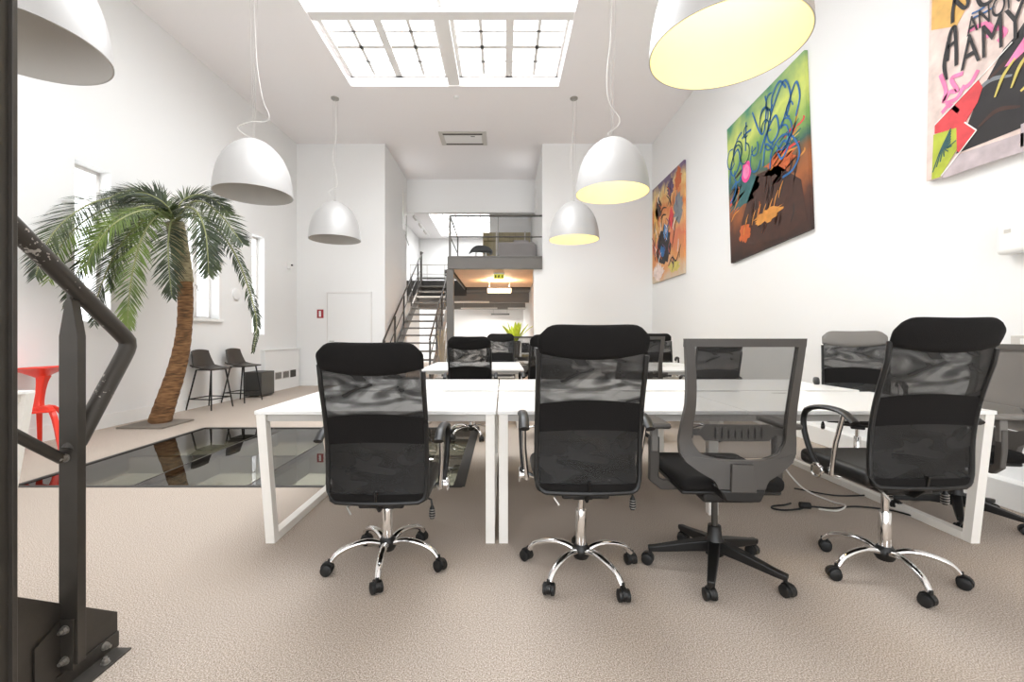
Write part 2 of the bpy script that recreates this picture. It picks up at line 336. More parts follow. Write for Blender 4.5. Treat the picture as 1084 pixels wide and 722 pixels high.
# side wall with three tall windows (a skewed wall, built in its own frame)
WL = Matrix.Translation((XW(0), 0, 0)) @ Matrix.Rotation(-math.atan(.042), 4, 'Z')   # local: +y along wall, +x into the room
wins = [(5.22, 5.68, 1.30, 3.24), (6.98, 7.70, 1.45, 3.24), (8.66, 9.08, 1.19, 3.16)]
wl = MB(); ys = YN
for y0, y1, z0, z1 in wins:
    wl.box(-.3, 0, ys, y0, 0, H, m=WL); wl.box(-.3, 0, y0, y1, 0, z0, m=WL); wl.box(-.3, 0, y0, y1, z1, H, m=WL); ys = y1
wl.box(-.3, 0, ys, 10.6, 0, H, m=WL)
struct('wall_left', wl, 'wall', smooth=False)
for n, (y0, y1, z0, z1) in enumerate(wins):
    W = thing('window_%d' % (n+1), None, None); W['kind'] = 'structure'
    fr = MB(); xa, xb = -.20, -.15; t = .045
    fr.box(xa, xb, y0, y0+t, z0, z1, m=WL); fr.box(xa, xb, y1-t, y1, z0, z1, m=WL); fr.box(xa, xb, y0, y1, z0, z0+t, m=WL); fr.box(xa, xb, y0, y1, z1-t, z1, m=WL)
    if n == 1:
        ym = (y0+y1)/2; fr.box(xa, xb, ym-.05, ym+.05, z0, z1, m=WL)
    for k in range(1, 5):
        zz = z0+(z1-z0)*k/5; fr.box(xa+.01, xb-.01, y0, y1, zz-.01, zz+.01, m=WL)
    fr.build('window_frame', 'frame_white', W, smooth=False)
    BX(-.18, -.172, y0+.02, y1-.02, z0+.02, z1-.02, m=WL).build('glass_pane', 'pane', W, smooth=False)
    if n == 1:
        BX(-.15, .05, y0-.07, y1+.07, z0-.05, z0, m=WL).build('window_sill', 'white', W, bevel=.006)
        BX(0, .015, y0-.06, y0, z0, z1+.06, m=WL).build('window_casing', 'frame_white', W, smooth=False)
        BX(0, .015, y1, y1+.06, z0, z1+.06, m=WL).build('window_casing', 'frame_white', W, smooth=False)
        hd = MB(); ym = (y0+y1)/2
        hd.tube([WL @ Vector(p) for p in ((-.15, ym, 2.0), (-.11, ym, 2.0), (-.11, ym+.02, 1.89))], .009)
        hd.build('window_handle', 'satin', W)
# baseboards
BX(0, .012, YN, 10.4, 0, .17, m=WL)
b_ = MB(); b_.box(0, .014, YN, 9.0, 0, .17, m=WL); struct('baseboard_left', b_, 'white', smooth=False)
# unseen rear end behind the lens, bays left open to admit light
rw = MB(); rw.box(-5.6, 3.7, YN-.2, YN, 5.2, H+.3)
for x in (-5.4, -3.2, -1.0, 1.2, 3.4): rw.box(x-.12, x+.12, YN-.2, YN, 0, 5.2)
struct('wall_rear', rw, 'wall', smooth=False)
# right wall with its boxed-in skirting duct
struct('wall_right', BX(XR, XR+.2, YN, YB, 0, H), 'wall', smooth=False)
struct('baseboard_right', BX(XR-.12, XR, YN, YB, 0, .18), 'white', bevel=.006)
# back wall pieces round the recess
RL, RR = -2.75, .93
bw = MB(); bw.box(-5.4, RL, YB, YB+.2, 0, H); bw.box(RL-.2, RL, YB+.2, 12.74, 0, H)
struct('wall_back_left', bw, 'wall', smooth=False)
bw = MB(); bw.box(RR, 3.7, YB, YB+.2, 0, H); bw.box(RR, RR+.2, YB+.2, 20, 0, H); bw.box(.73, RR, YB, YB+.3, 0, 2.72)
struct('wall_back_right', bw, 'wall', smooth=False)
struct('wall_header', BX(-3.6, RR, 12.74, 12.94, 4.71, H+.2), 'wall', smooth=False)
bb = MB(); bb.box(-4.8, -4.16, YB-.012, YB, 0, .12); bb.box(-3.03, RL, YB-.012, YB, 0, .12)
struct('baseboard_back', bb, 'white', smooth=False)
# white door in the back wall
D = thing('door_1', None, None, (-3.58, YB, 0)); D['kind'] = 'structure'
BX(-.50, .50, -.03, .0, 0.005, 2.16).build('door_leaf', 'wall', D, bevel=.004)
fr = MB(); fr.box(-.53, -.505, -.035, 0, 0, 2.19); fr.box(.505, .53, -.035, 0, 0, 2.19); fr.box(-.53, .53, -.035, 0, 2.165, 2.19)
fr.build('door_frame', 'frame_white', D, smooth=False)
MB().tube([(-.44, -.03, 1.04), (-.44, -.07, 1.04), (-.33, -.075, 1.04)], .01).build('door_handle', 'satin', D)
# recess windows
for x0, x1, n in ((RL, RL+.015, 5), (RR-.015, RR, 6)):
    W = thing('window_%d' % n, None, None); W['kind'] = 'structure'
    BX(x0, x1, 12.2, 12.62, 4.1 if n == 5 else 4.6, 5.2).build('glass_pane', 'tubewhite', W, smooth=False)
    fr = MB(); z0 = 4.1 if n == 5 else 4.6
    fr.box(x0-.004, x1+.004, 12.18, 12.2, z0, 5.2); fr.box(x0-.004, x1+.004, 12.62, 12.64, z0, 5.2); fr.box(x0-.004, x1+.004, 12.18, 12.64, (z0+5.2)/2-.01, (z0+5.2)/2+.01)
    fr.build('window_frame', 'frame_white', W, smooth=False)
for x, ang in ((RL+.03, -90), (RR-.03, 90)):
    la = bpy.data.lights.new('recess_daylight', 'AREA'); la.shape = 'RECTANGLE'; la.size = .9; la.size_y = .9; la.energy = 6; la.color = (.97, .98, 1)
    lo = bpy.data.objects.new('recess_daylight', la); C.objects.link(lo); lo.location = (x, 11.5, 4.75); lo.rotation_euler = (0, math.radians(ang), 0)
# rooms beyond: upper storey with a glazed roof, lower storey under it
UL = -3.45
up = MB(); up.box(UL-.2, UL, 12.9, 18.5, 0, 5.6); struct('wall_upper_left', up, 'wall', smooth=False)
struct('wall_upper_back', BX(UL, RR+.2, 18.4, 18.6, 3.0, 5.6), 'wall', smooth=False)
uc = MB(); uc.box(UL, -2.45, 12.94, 18.4, 5.2, 5.5); uc.box(-.35, RR, 12.94, 18.4, 5.2, 5.5); uc.box(-2.45, -.35, 12.94, 14.6, 5.2, 5.5); uc.box(-2.45, -.35, 17.9, 18.4, 5.2, 5.5)
struct('ceiling_upper', uc, 'ceil', smooth=False)
W = thing('window_7', None, None); W['kind'] = 'structure'
fr = MB()
for k in range(6):
    x = -2.45+2.1*k/5; fr.box(x-.02, x+.02, 14.6, 17.9, 5.28, 5.34)
for k in range(7):
    y = 14.6+3.3*k/6; fr.box(-2.45, -.35, y-.02, y+.02, 5.28, 5.34)
fr.build('window_frame', 'frame_white', W, smooth=False)
BX(-2.45, -.35, 14.6, 17.9, 5.36, 5.37).build('glass_pane', 'pane', W, smooth=False)
# upper floor slab and the gallery deck
sl = MB(); sl.box(UL, RR, 14.75, 18.4, 2.76, 3.0)
struct('floor_upper', sl, 'fascia', smooth=False)
struct('wall_panel_upper', BX(-.42, RR, 14.3, 14.4, 3.0, 5.2), 'wall', smooth=False)
struct('ceiling_lower', BX(UL, RR, 14.76, 20, 2.68, 2.755), 'darkceil', smooth=False)
lw = MB(); lw.box(-6, 1.2, 20, 20.2, 0, 3.2); struct('wall_lower_back', lw, 'wall', smooth=False)
W = thing('window_8', None, None, (.84-.04, 19.98, 0)); W['kind'] = 'structure'
fr = MB(); fr.box(-.16, .16, -.02, .0, 1.25, 1.3); fr.box(-.16, .16, -.02, 0, 1.88, 1.93); fr.box(-.16, -.13, -.02, 0, 1.25, 1.93); fr.box(.13, .16, -.02, 0, 1.25, 1.93); fr.box(-.16, .16, -.02, 0, 1.62, 1.64)
fr.build('window_frame', 'frame_white', W, smooth=False)
# ceiling air outlet
V = thing('air_vent', 'white rectangular air outlet in the ceiling before the recess', 'vent', (-.89, 10.1, H))
fr = MB(); fr.box(-.53, .53, -.34, .34, -.02, 0); fr.build('vent_plate', 'vent', V, bevel=.008)
BX(-.44, .44, -.27, -.22, -.026, -.018).build('vent_slot', 'vent_dark', V, smooth=False)
BX(-.42, .44, .24, .28, -.026, -.018).build('vent_slot', 'vent_dark', V, smooth=False)
BX(-.42, .42, -.19, .20, -.032, -.018).build('grille', 'frame_white', V, bevel=.005)
BX(.18, .27, -.17, -.14, -.034, -.031).build('maker_badge', 'vent_dark', V, smooth=False)
t = MB().lathe([(0, 0), (.045, 0), (.05, .02), (.05, .03)], 20, (-.87, 8.35, H-.03)).build('smoke_detector', 'white'); tag(t, 'tiny white ceiling sensor just behind the skylight', 'sensor')
# fittings on the long side wall
def on_wl(x, y, z): return WL @ Vector((x, y, z))
t = MB(); rr_ = [2*PI*k/24 for k in range(24)]
t.add([on_wl(0, 8.16+.10*math.cos(q), 1.93+.11*math.sin(q)) for q in rr_]+[on_wl(.03, 8.16+.10*math.cos(q), 1.93+.11*math.sin(q)) for q in rr_]+[on_wl(.045, 8.16+.07*math.cos(q), 1.93+.08*math.sin(q)) for q in rr_], [tuple(range(24)), tuple(range(48, 72))]+[(k, (k+1) % 24, 24+(k+1) % 24, 24+k) for k in range(24)]+[(24+k, 24+(k+1) % 24, 48+(k+1) % 24, 48+k) for k in range(24)])
tag(t.build('wall_disc', 'white'), 'white round wall unit between the two far windows', 'wall unit')
t = thing('alarm_siren', 'small white alarm with black lens high on the side wall near the back corner', 'alarm', on_wl(.0, 10.0, 2.75))
BX(0, .07, -.05, .05, -.08, .06).build('housing', 'white', t, bevel=.01)
MB().lathe([(0, 0), (.022, 0), (.022, .03), (0, .03)], 12, (.085, 0, -.01)).build('lens', 'vent_dark', t)
# convector cover with its grille
cv = thing('convector_cover', 'low white panelled heater cover along the side wall with a grey grille', 'heater cover')
BX(.0, .09, 8.95, 10.33, 0, .86, m=WL).build('cover_panel', 'wall', cv, bevel=.004)
BX(-.005, .11, 8.93, 10.34, .86, .885, m=WL).build('top_board', 'white', cv, bevel=.004)
g = MB()
for k in range(4):
    y0 = 9.0+.3*k; g.box(.09, .098, y0, y0+.26, .24, .40, m=WL)
g.build('grille', 'vent', cv, smooth=False)
g = MB()
for k in range(3):
    for j in range(8): g.box(.098, .101, 9.015+.3*k+.03*j, 9.03+.3*k+.03*j, .255, .385, m=WL)
g.box(.098, .101, 9.91, 10.15, .24, .40, m=WL)
g.build('grille_slot', 'vent_dark', cv, smooth=False)
t = thing('fire_sign', 'small dark red sign with a white mark beside the white door', 'sign', (-4.26, YB-.001, 1.68))
BX(-.075, .075, -.008, 0, -.10, .10).build('sign_plate', 'signred', t, smooth=False)
BX(-.03, .02, -.011, -.008, -.07, .07).build('pictogram', 'white', t, smooth=False)
t = thing('wall_dispenser', 'white rounded wall box high on the painting wall at the picture edge', 'wall box', (XR, 2.95, 1.82))
BX(-.10, 0, -.16, .12, -.11, .12).build('housing', 'white', t, bevel=.03, seg=4)
BX(-.102, -.10, .02, .06, .03, .055).build('indicator', 'vent', t, smooth=False)
t = thing('wall_switch', 'small white switch plate on the wall above the grey mesh chair', 'switch', (XR, 3.0, 1.12))
BX(-.012, 0, -.07, .05, -.035, .04).build('plate', 'vent', t, bevel=.004); BX(-.016, -.012, -.05, -.01, -.02, .02).build('rocker', 'white', t, bevel=.003)
# ------------------------------------------------------------------ glazed floor panes
gx = [GX0+.01, -2.87, -1.98, -1.10, GX1-.01]
names = ['walk-on glass floor pane nearest the side wall', 'walk-on glass floor pane second from the side wall', 'walk-on glass floor pane under the table end', 'walk-on glass floor pane closest to the table centre legs']
for k in range(4):
    o = BX(gx[k]+.006, gx[k+1]-.006, GY0+.02, GY1-.02, -.045, -.004).build('glass_floor_pane', 'glassfloor', smooth=False)
    tag(o, names[k]+', flush in the carpet', 'floor glass', 'walk-on glass panes')
fr = MB(); fr.box(GX0, GX1, GY0-.02, GY0+.02, -.18, .004); fr.box(GX0, GX1, GY1-.02, GY1+.02, -.18, .004); fr.box(GX0-.02, GX0+.015, GY0, GY1, -.18, .004); fr.box(GX1-.07, GX1+.02, GY0, GY1, -.18, .004)
struct('trim_1', fr, 'fascia', smooth=False)
bm2 = MB()
for x in gx[1:4]: bm2.box(x-.006, x+.006, GY0, GY1, -.05, -.002)
struct('trim_2', bm2, 'steel', smooth=False)
bm2 = MB()
for x in gx[1:4]: bm2.box(x-.04, x+.04, GY0, GY1, -.22, -.06)
bm2.box(GX0, GX1, 4.45, 4.53, -.22, -.06)
struct('trim_3', bm2, 'beam', smooth=False)
# ================================================================== gallery, stair, things beyond
G = thing('gallery_railing', 'open grey railing with glass panel along the edge of the gallery', 'railing', (0, 10.4, 3.0))
GD = thing('floor_gallery', None, None, (0, 10.4, 0)); GD['kind'] = 'structure'
GC = thing('gallery_column', 'tall grey steel column carrying the gallery beside the open stair', 'column', (0, 10.4, 0))
DX0, DX1 = -1.18, .92
def L(x, y, z): return (x, y-10.4, z)
m = MB(); m.box(DX0-.10, DX1+.0, -.1, .0, 2.73, 3.01); m.box(DX0-.05, DX1, -.12, .01, 2.99, 3.015); m.box(DX0-.05, DX1, -.12, .01, 2.72, 2.74); m.build('edge_beam', 'steel2', GD, smooth=False)
BX(DX0-.05, RR-.0, .0, 4.34, 2.86, 3.0).build('deck', 'steel2', GD, smooth=False)
BX(DX0, .9, .02, 3.85, 2.73, 2.77).build('soffit_panel', 'wood', GD, smooth=False)
BX(DX0-.09, DX0-.051, .012, 4.34, 2.70, 3.0).build('side_beam', 'steel2', GD, smooth=False)
BX(-1.30, -1.14, -.09, .06, 0, 2.715).build('column_shaft', 'steel2', GC, bevel=.004)
m = MB(); m.box(-1.25, -1.20, -.08, -.03, 3.0, 3.97); m.build('railing_post', 'steel2', G, smooth=False).location.z = -3.0
m = MB(); m.tube([(-1.22, -.06, 3.96), (DX1, -.06, 3.96)], .022); m.build('top_rail', 'steel', G).location.z = -3.0
m = MB(); m.tube([(-1.22, -.06, 3.47), (DX1, -.06, 3.47)], .015); m.build('mid_rail', 'steel', G).location.z = -3.0
m = MB(); m.box(-.115, -.095, -.07, -.05, 2.78, 3.96); m.build('railing_post', 'steel2', G, smooth=False).location.z = -3.0
m = MB(); m.tube([(-1.22, -.06, 3.96), (-1.24, 1.2, 3.93), (-1.25, 2.0, 3.9)], .02); m.tube([(-1.22, -.06, 3.47), (-1.25, 2.0, 3.45)], .014); m.build('side_rail', 'steel2', G).location.z = -3.0
m = MB(); m.box(-1.27, -1.23, 1.98, 2.02, 3.0, 3.9); m.build('railing_post', 'steel2', G, smooth=False).location.z = -3.0
BX(-.27, .82, -.048, -.042, 3.02, 3.93).build('glass_panel', 'pane', G, smooth=False).location.z = -3.0
# lamp under the deck
t = thing('strip_pendant', 'lit rectangular pendant light hanging under the gallery', 'ceiling light', (-.09, 12.5, 2.5))
BX(-.33, .33, -.06, .06, -.12, 0).build('diffuser', 'striplight', t, bevel=.008)
m = MB(); m.box(-.335, .335, -.065, .065, -.01, .015); m.build('housing', 'tubewhite', t, smooth=False)
for sx in (-.28, .28): MB().tube([(sx, 0, .01), (sx, 0, .23)], .004, 6).build('hanger', 'wire', t)
la = bpy.data.lights.new('strip_light', 'AREA'); la.shape = 'RECTANGLE'; la.size = .62; la.size_y = .1; la.energy = 55; la.color = (1, .70, .44)
lo = bpy.data.objects.new('strip_light', la); C.objects.link(lo); lo.parent = t; lo.location = (0, 0, .05); lo.rotation_euler = (PI, 0, 0)
t = thing('exit_sign', 'small yellow-green emergency exit sign under the gallery edge', 'sign', (-.09, 11.0, 2.73))
BX(-.13, .13, -.02, .02, -.04, 0).build('bracket', 'tubewhite', t, smooth=False)
BX(-.12, .12, -.015, .015, -.15, -.04).build('sign_face', 'exitgreen', t, smooth=False)
m = MB(); m.box(-.10, -.065, -.018, -.015, -.13, -.06); m.box(.07, .10, -.018, -.015, -.13, -.06)
m.prism([(-.03, -.135), (-.012, -.135), (0, -.1), (.015, -.135), (.03, -.135), (.012, -.085), (.03, -.07), (.0, -.06), (-.025, -.075)], lambda a, b: (a, -.018, b), lambda a, b: (a, -.015, b))
m.build('pictogram', 'exitmark', t, smooth=False)
# beams and tubes of the lower room
for i, (y, z0, z1, x0, x1, lab) in enumerate(((15.6, 2.34, 2.5, UL, RR, 'grey ceiling beam of the room under the gallery, closest of the two'), (18.2, 2.26, 2.44, UL, RR, 'grey ceiling beam deep in the room under the gallery'))):
    tag(BX(x0, x1, y, y+.14, z0, z1+.16).build('ceiling_beam', 'beam', smooth=False), lab, 'beam', 'beams under the gallery')
for i, (x0, x1, y, z, lab) in enumerate(((-2.2, -.45, 15.2, 2.30, 'white batten light just under the first grey beam'), (-1.6, -.2, 17.0, 2.2, 'white batten light hanging midway beyond the column'), (.2, .9, 17.0, 2.2, 'short white batten light hanging by the lower wall corner'), (-.5, .3, 19.2, 2.08, 'dark batten light hanging lowest before the far wall'))):
    o = BX(x0, x1, y, y+.09, z, z+.06).build('batten_light', 'fascia' if i == 3 else 'tubewhite', bevel=.005); tag(o, lab, 'strip light', 'batten lights under the upper floor')
    MB().tube([(x0+.1, y+.045, z+.06), (x0+.1, y+.045, 2.68)], .005, 6).build('hanger', 'wire', o); MB().tube([(x1-.1, y+.045, z+.06), (x1-.1, y+.045, 2.68)], .005, 6).build('hanger', 'wire', o)
for i, (x, y, e) in enumerate(((-1.0, 16.2, 60), (-.6, 18.9, 60), (-2.4, 13.6, 25))):  # fill lamps added to brighten the lower room, apart from the battens
    la = bpy.data.lights.new('lower_room_fill', 'AREA'); la.shape = 'RECTANGLE'; la.size = 1.6; la.size_y = .15; la.energy = e; la.color = (1, .97, .93)
    lo = bpy.data.objects.new('lower_room_fill', la); C.objects.link(lo); lo.location = (x, y, 2.15 if i < 2 else 2.6)
# open steel stair to the upper floor
ST = thing('open_stair', 'open-riser grey steel stair climbing to the upper floor', 'stair', (-2.17, 9.9, 0))
sx0, sx1 = -.50, .50; nst = 14; rise = 3.0/15; run = .335
for k in range(nst+1):
    y = .15+run*k; z = rise*(k+1)
    if k == nst: z = 3.0
    BX(sx0, sx1, y, y+.27, z-.045, z).build('tread', 'tread', ST, smooth=False)
for x in (sx0-.02, sx1+.02):
    m = MB(); sl_ = rise/run
    m.prism([(0, 0), (.28, 0), (.15+run*nst+.3, 3.0-.26), (.15+run*nst+.3, 3.0), (.1+run*nst, 3.0), (0, .14)], lambda a, b: (x-.012, a, b), lambda a, b: (x+.012, a, b))
    m.build('stringer', 'steel2', ST, smooth=False)
    top = [(x, .15, 1.08), (x, .15+run*(nst-1), 1.08+rise*(nst-1)), ]
    if x < 0: top = [(x, .05, .75), (x, .12, 1.05)]+top[1:]+[(x, .15+run*nst-.1, 3.82), (x+.02, .15+run*nst+.1, 3.95)]
    m = MB(); m.tube(top, .022); m.build('handrail', 'steel', ST)
    m = MB(); m.tube([(x, .15, .65), (x, .15+run*(nst-1), .65+rise*(nst-1))], .013); m.build('mid_rail', 'steel', ST)
    for k in (0, 3, 6, 9, 12):
        y = .2+run*k; z = rise*(k+1); BX(x-.02, x+.02, y-.025, y+.025, z-.18, z+.86).build('baluster', 'steel', ST, smooth=False)
for x in (sx0-.02,):
    BX(x-.03, x+.03, 4.75, 4.81, 2.9, 3.95).build('newel_post', 'steel', ST, smooth=False)
BX(-3.4, -1.2, 14.72, 14.75, 2.5, 3.0).build('x', 'fascia', smooth=False).name = 'trim_4'
bpy.data.objects['trim_4']['kind'] = 'structure'
# column under the stair, dried grass, wall fittings of the upper room
tag(BX(-2.28, -2.08, 15.4, 15.6, 0, 2.68).build('support_column', 'beam', smooth=False), 'grey column seen through the treads of the open stair', 'column')
t = thing('dried_grass', 'dried beige grasses standing beside the gallery column', 'dried grass', (-1.42, 10.55, 0))
m = MB(); random.seed(3)
for k in range(34):
    a = random.uniform(0, 2*PI); r = random.uniform(.02, .1); h = random.uniform(.8, 1.35)
    m.tube([(r*.3*math.cos(a), r*.3*math.sin(a), .3), (r*math.cos(a), r*math.sin(a), h*.7), (1.5*r*math.cos(a), 1.5*r*math.sin(a), h)], [.003, .004, .012], 5)
m.build('stems', 'dry', t)
MB().lathe([(.0, 0), (.08, 0), (.11, .15), (.07, .4), (.065, .42), (.055, .42), (.055, .3), (0, .3)], 20).build('vase', 'pot', t)
tr = thing('track_light', 'white ceiling track with slim spot heads running into the upper room', 'track light', (-2.95, 15.8, 5.2))
BX(-.03, .03, -1.6, 1.9, -.05, 0).build('track', 'tubewhite', tr, smooth=False)
for y in (-1.1, -.1, .9):
    MB().tube([(0, y, -.05), (0, y, -.1), (.05, y+.16, -.16)], .03, 10).build('spot_head', 'vent', tr)
# upper room furniture
q = thing('quilted_screen', 'tan quilted partition screen standing on the gallery behind the sofa', 'screen', (.18, 13.95, 3.0))
m = MB(); nx, nz = 9, 5
for i in range(nx):
    for j in range(nz):
        m.box(-.80+i*1.5/nx+.006, -.80+(i+1)*1.5/nx-.006, -.03, .03, j*1.42/nz+.006, (j+1)*1.42/nz-.006)
m.build('quilting', 'tan', q, bevel=.012)
BX(-.80, .70, .02, .05, 0, 1.42).build('backing', 'tan', q, smooth=False)
for x in (-.37, .52): BX(x-.02, x+.02, -.05, -.03, 0, 1.44).build('upright', 'vent', q, smooth=False)
s_ = thing('sofa', 'light grey sofa seen from its back on the gallery', 'sofa', (.37, 12.0, 3.0))
BX(-.5, .5, -.12, .1, .08, .68).build('backrest', 'sofa', s_, bevel=.05, seg=4)
BX(-.5, .42, .1, .75, .08, .42).build('seat', 'sofa', s_, bevel=.04, seg=3)
BX(.40, .54, -.11, .75, .08, .64).build('armrest', 'sofa', s_, bevel=.05, seg=4)
BX(-.52, -.42, .1, .75, .08, .5).build('armrest', 'sofa', s_, bevel=.04, seg=4)
for x in (-.44, .44):
    for y in (-.06, .68): BX(x-.02, x+.02, y-.02, y+.02, 0, .08).build('leg', 'fascia', s_, smooth=False)
o = MB().sheet(lambda u, v: Vector(((u-.5)*.42, -.06*math.sin(PI*u)*math.sin(PI*v), v*.36)), lambda u, v: Vector(((u-.5)*.42, .06*math.sin(PI*u)*math.sin(PI*v), v*.36)), 10, 8).build('cushion', 'sofa'); o.location = (.5, 12.17, 3.43)
tag(o, 'pale grey cushion leaning on the sofa back up on the gallery', 'cushion')
l_ = thing('shell_chair', 'low black moulded shell chair with pale legs at the gallery edge', 'chair', (-.56, 11.3, 3.0), .15)
m = MB(); m.sheet(lambda u, v: Vector(((u-.5)*.56, (v-.5)*.5, .42-.13*abs(2*u-1)**3+.05*v**2)), lambda u, v: Vector(((u-.5)*.56, (v-.5)*.5, .28-.06*abs(2*u-1)**6+.05*v**2)), 14, 8)
m.build('shell', 'blackpl', l_, bevel=.01)
for x in (-.15, .15):
    for y in (-.15, .15): MB().tube([(x*.8, y*.8, .26), (x, y, 0)], .02, 8).build('leg', 'tubewhite', l_)
# landing desk with two dark monitors behind a low pale railing
t = thing('low_table', 'pale low table at the head of the open stair', 'table', (-2.35, 16.4, 3.0))
BX(-.75, .75, -.3, .3, .29, .32).build('tabletop', 'white', t, smooth=False)
for x in (-.7, .7):
    for y in (-.26, .26): BX(x-.02, x+.02, y-.02, y+.02, 0, .29).build('leg', 'vent', t, smooth=False)
for dx, lab in ((.33, 'small dark box monitor on the landing table toward the stair middle'), (.66, 'dark box monitor on the landing table beside the gallery post')):
    t = thing('monitor', lab, 'monitor', (-2.35+dx, 16.3, 3.32), 0, 'monitors on the landing table')
    BX(-.13, .13, -.02, .02, .04, .28).build('screen', 'screen', t, bevel=.006); BX(-.05, .05, -.05, .05, 0, .045).build('stand', 'screen', t, smooth=False)
t = thing('landing_railing', 'low pale railing across the upper floor behind the stair head', 'railing', (-2.3, 15.3, 3.0))
m = MB(); m.tube([(-.9, 0, .62), (.75, 0, .62)], .02); m.build('top_rail', 'vent', t)
m = MB(); m.tube([(-.9, 0, .3), (.75, 0, .3)], .012); m.build('mid_rail', 'vent', t)
for x in (-.88, -.3, .3, .73): MB().tube([(x, 0, 0), (x, 0, .62)], .012, 8).build('railing_post', 'vent', t)
# angled wall handrail in the recess
t = MB(); t.tube([(RL+.04, 12.5, 4.55), (RL+.04, 12.5, 3.92), (RL+.06, 12.72, 3.76)], .012, 8)
t.tube([(RL+.03, 12.5, 4.3), (RL-.0, 12.5, 4.3)], .008, 6); t.tube([(RL+.03, 12.5, 4.0), (RL-.0, 12.5, 4.0)], .008, 6)
tag(t.build('wall_conduit', 'satin'), 'thin bent grey conduit on the recess wall above the stair', 'conduit')
# ================================================================== bench tables
def bench(label, x0, x1, y0, y1, mods, lt=0.0, rt=0.0, group=None, inner=True):
    """x0..x1 wide, two rows of desks back to back; lt/rt: how far the end feet lean inward"""
    t = thing('bench_table', label, 'table', ((x0+x1)/2, y0, 0), 0, group)
    cx = (x0+x1)/2; W = x1-x0; dp = y1-y0; zt = .74; half = (dp-.10)/2
    for k in range(mods):
        a = x0-cx+W*k/mods+.002; b = x0-cx+W*(k+1)/mods-.002
        for c, d in ((0, half), (dp-half, dp)):
            BX(a, b, c, d, zt-.022, zt).build('desktop', 'desk_top', t, bevel=.003)
        BX((a+b)/2-.25, (a+b)/2+.25, half+.012, dp-half-.012, zt-.014, zt-.004).build('cable_flap', 'desk_top', t, bevel=.002)
        BX((a+b)/2-.09, (a+b)/2+.09, half-.09, half-.075, zt-.001, zt+.0015).build('cable_slot', 'beam', t, smooth=False)
    for y in (.045, dp-.045):
        BX(x0-cx+.06, x1-cx-.06, y-.02, y+.02, zt-.062, zt-.022).build('side_beam', 'desk_under', t, smooth=False)
    BX(x0-cx+.1, x1-cx-.1, half-.05, dp-half+.05, zt-.19, zt-.17).build('cable_tray', 'desk_under', t, smooth=False)
    def leg_frame(xt, xb):
        m = MB(); w = .05
        pts = [(xt, .03, zt-.022-w/2), (xb, .03, w/2), (xb, dp-.03, w/2), (xt, dp-.03, zt-.022-w/2)]
        for (p, q) in ((0, 1), (3, 2)):
            P, Q = Vector(pts[p]), Vector(pts[q]); e = (Q-P).normalized()*w/2
            ww = w/2; vs = [(P.x-ww, P.y-ww, zt-.022), (P.x+ww, P.y-ww, zt-.022), (P.x+ww, P.y+ww, zt-.022), (P.x-ww, P.y+ww, zt-.022), (Q.x-ww, Q.y-ww, 0), (Q.x+ww, Q.y-ww, 0), (Q.x+ww, Q.y+ww, 0), (Q.x-ww, Q.y+ww, 0)]
            m.add(vs, [(0, 1, 2, 3), (7, 6, 5, 4), (0, 4, 5, 1), (1, 5, 6, 2), (2, 6, 7, 3), (3, 7, 4, 0)])
            m.build('leg', 'desk_leg', t, smooth=False); m = MB()
        BX(xb-w/2, xb+w/2, .03+w/2, dp-.03-w/2, 0, .045).build('foot_rail', 'desk_leg', t, smooth=False)
        BX(xt-w/2, xt+w/2, .03+w/2, dp-.03-w/2, zt-.066, zt-.022).build('top_rail', 'desk_leg', t, smooth=False)
    leg_frame(x0-cx+.035, x0-cx+.035+lt); leg_frame(x1-cx-.035, x1-cx-.035-rt)
    if mods > 1 and inner:
        xm = 0
        for y in (.42, dp-.42): BX(xm-.03, xm+.03, y-.025, y+.025, 0, zt-.022).build('leg', 'desk_leg', t, smooth=False)
        BX(xm-.025, xm+.025, .42, dp-.42, zt-.066, zt-.022).build('top_rail', 'desk_leg', t, smooth=False)
    return t
bench('long white bench table beside the glass floor with the black mesh chair at it', -1.385, -.034, 2.47, 4.28, 1, .055, 0)
bench('widest white bench table, joined on the painting side, with three chairs along it', -.030, 2.755, 2.47, 4.28, 2, 0, .085)
bench('white bench table in the second row in front of the open stair', -1.05, .27, 5.55, 7.15, 1, .03, .03, 'bench tables in the back rows')
bench('white bench table in the last row before the gallery', -.35, 1.05, 8.75, 10.2, 1, .03, .03, 'bench tables in the back rows')
bench('white bench table in the second row toward the painting wall', 1.55, 2.75, 5.45, 7.05, 1, .03, .03, 'bench tables in the back rows')
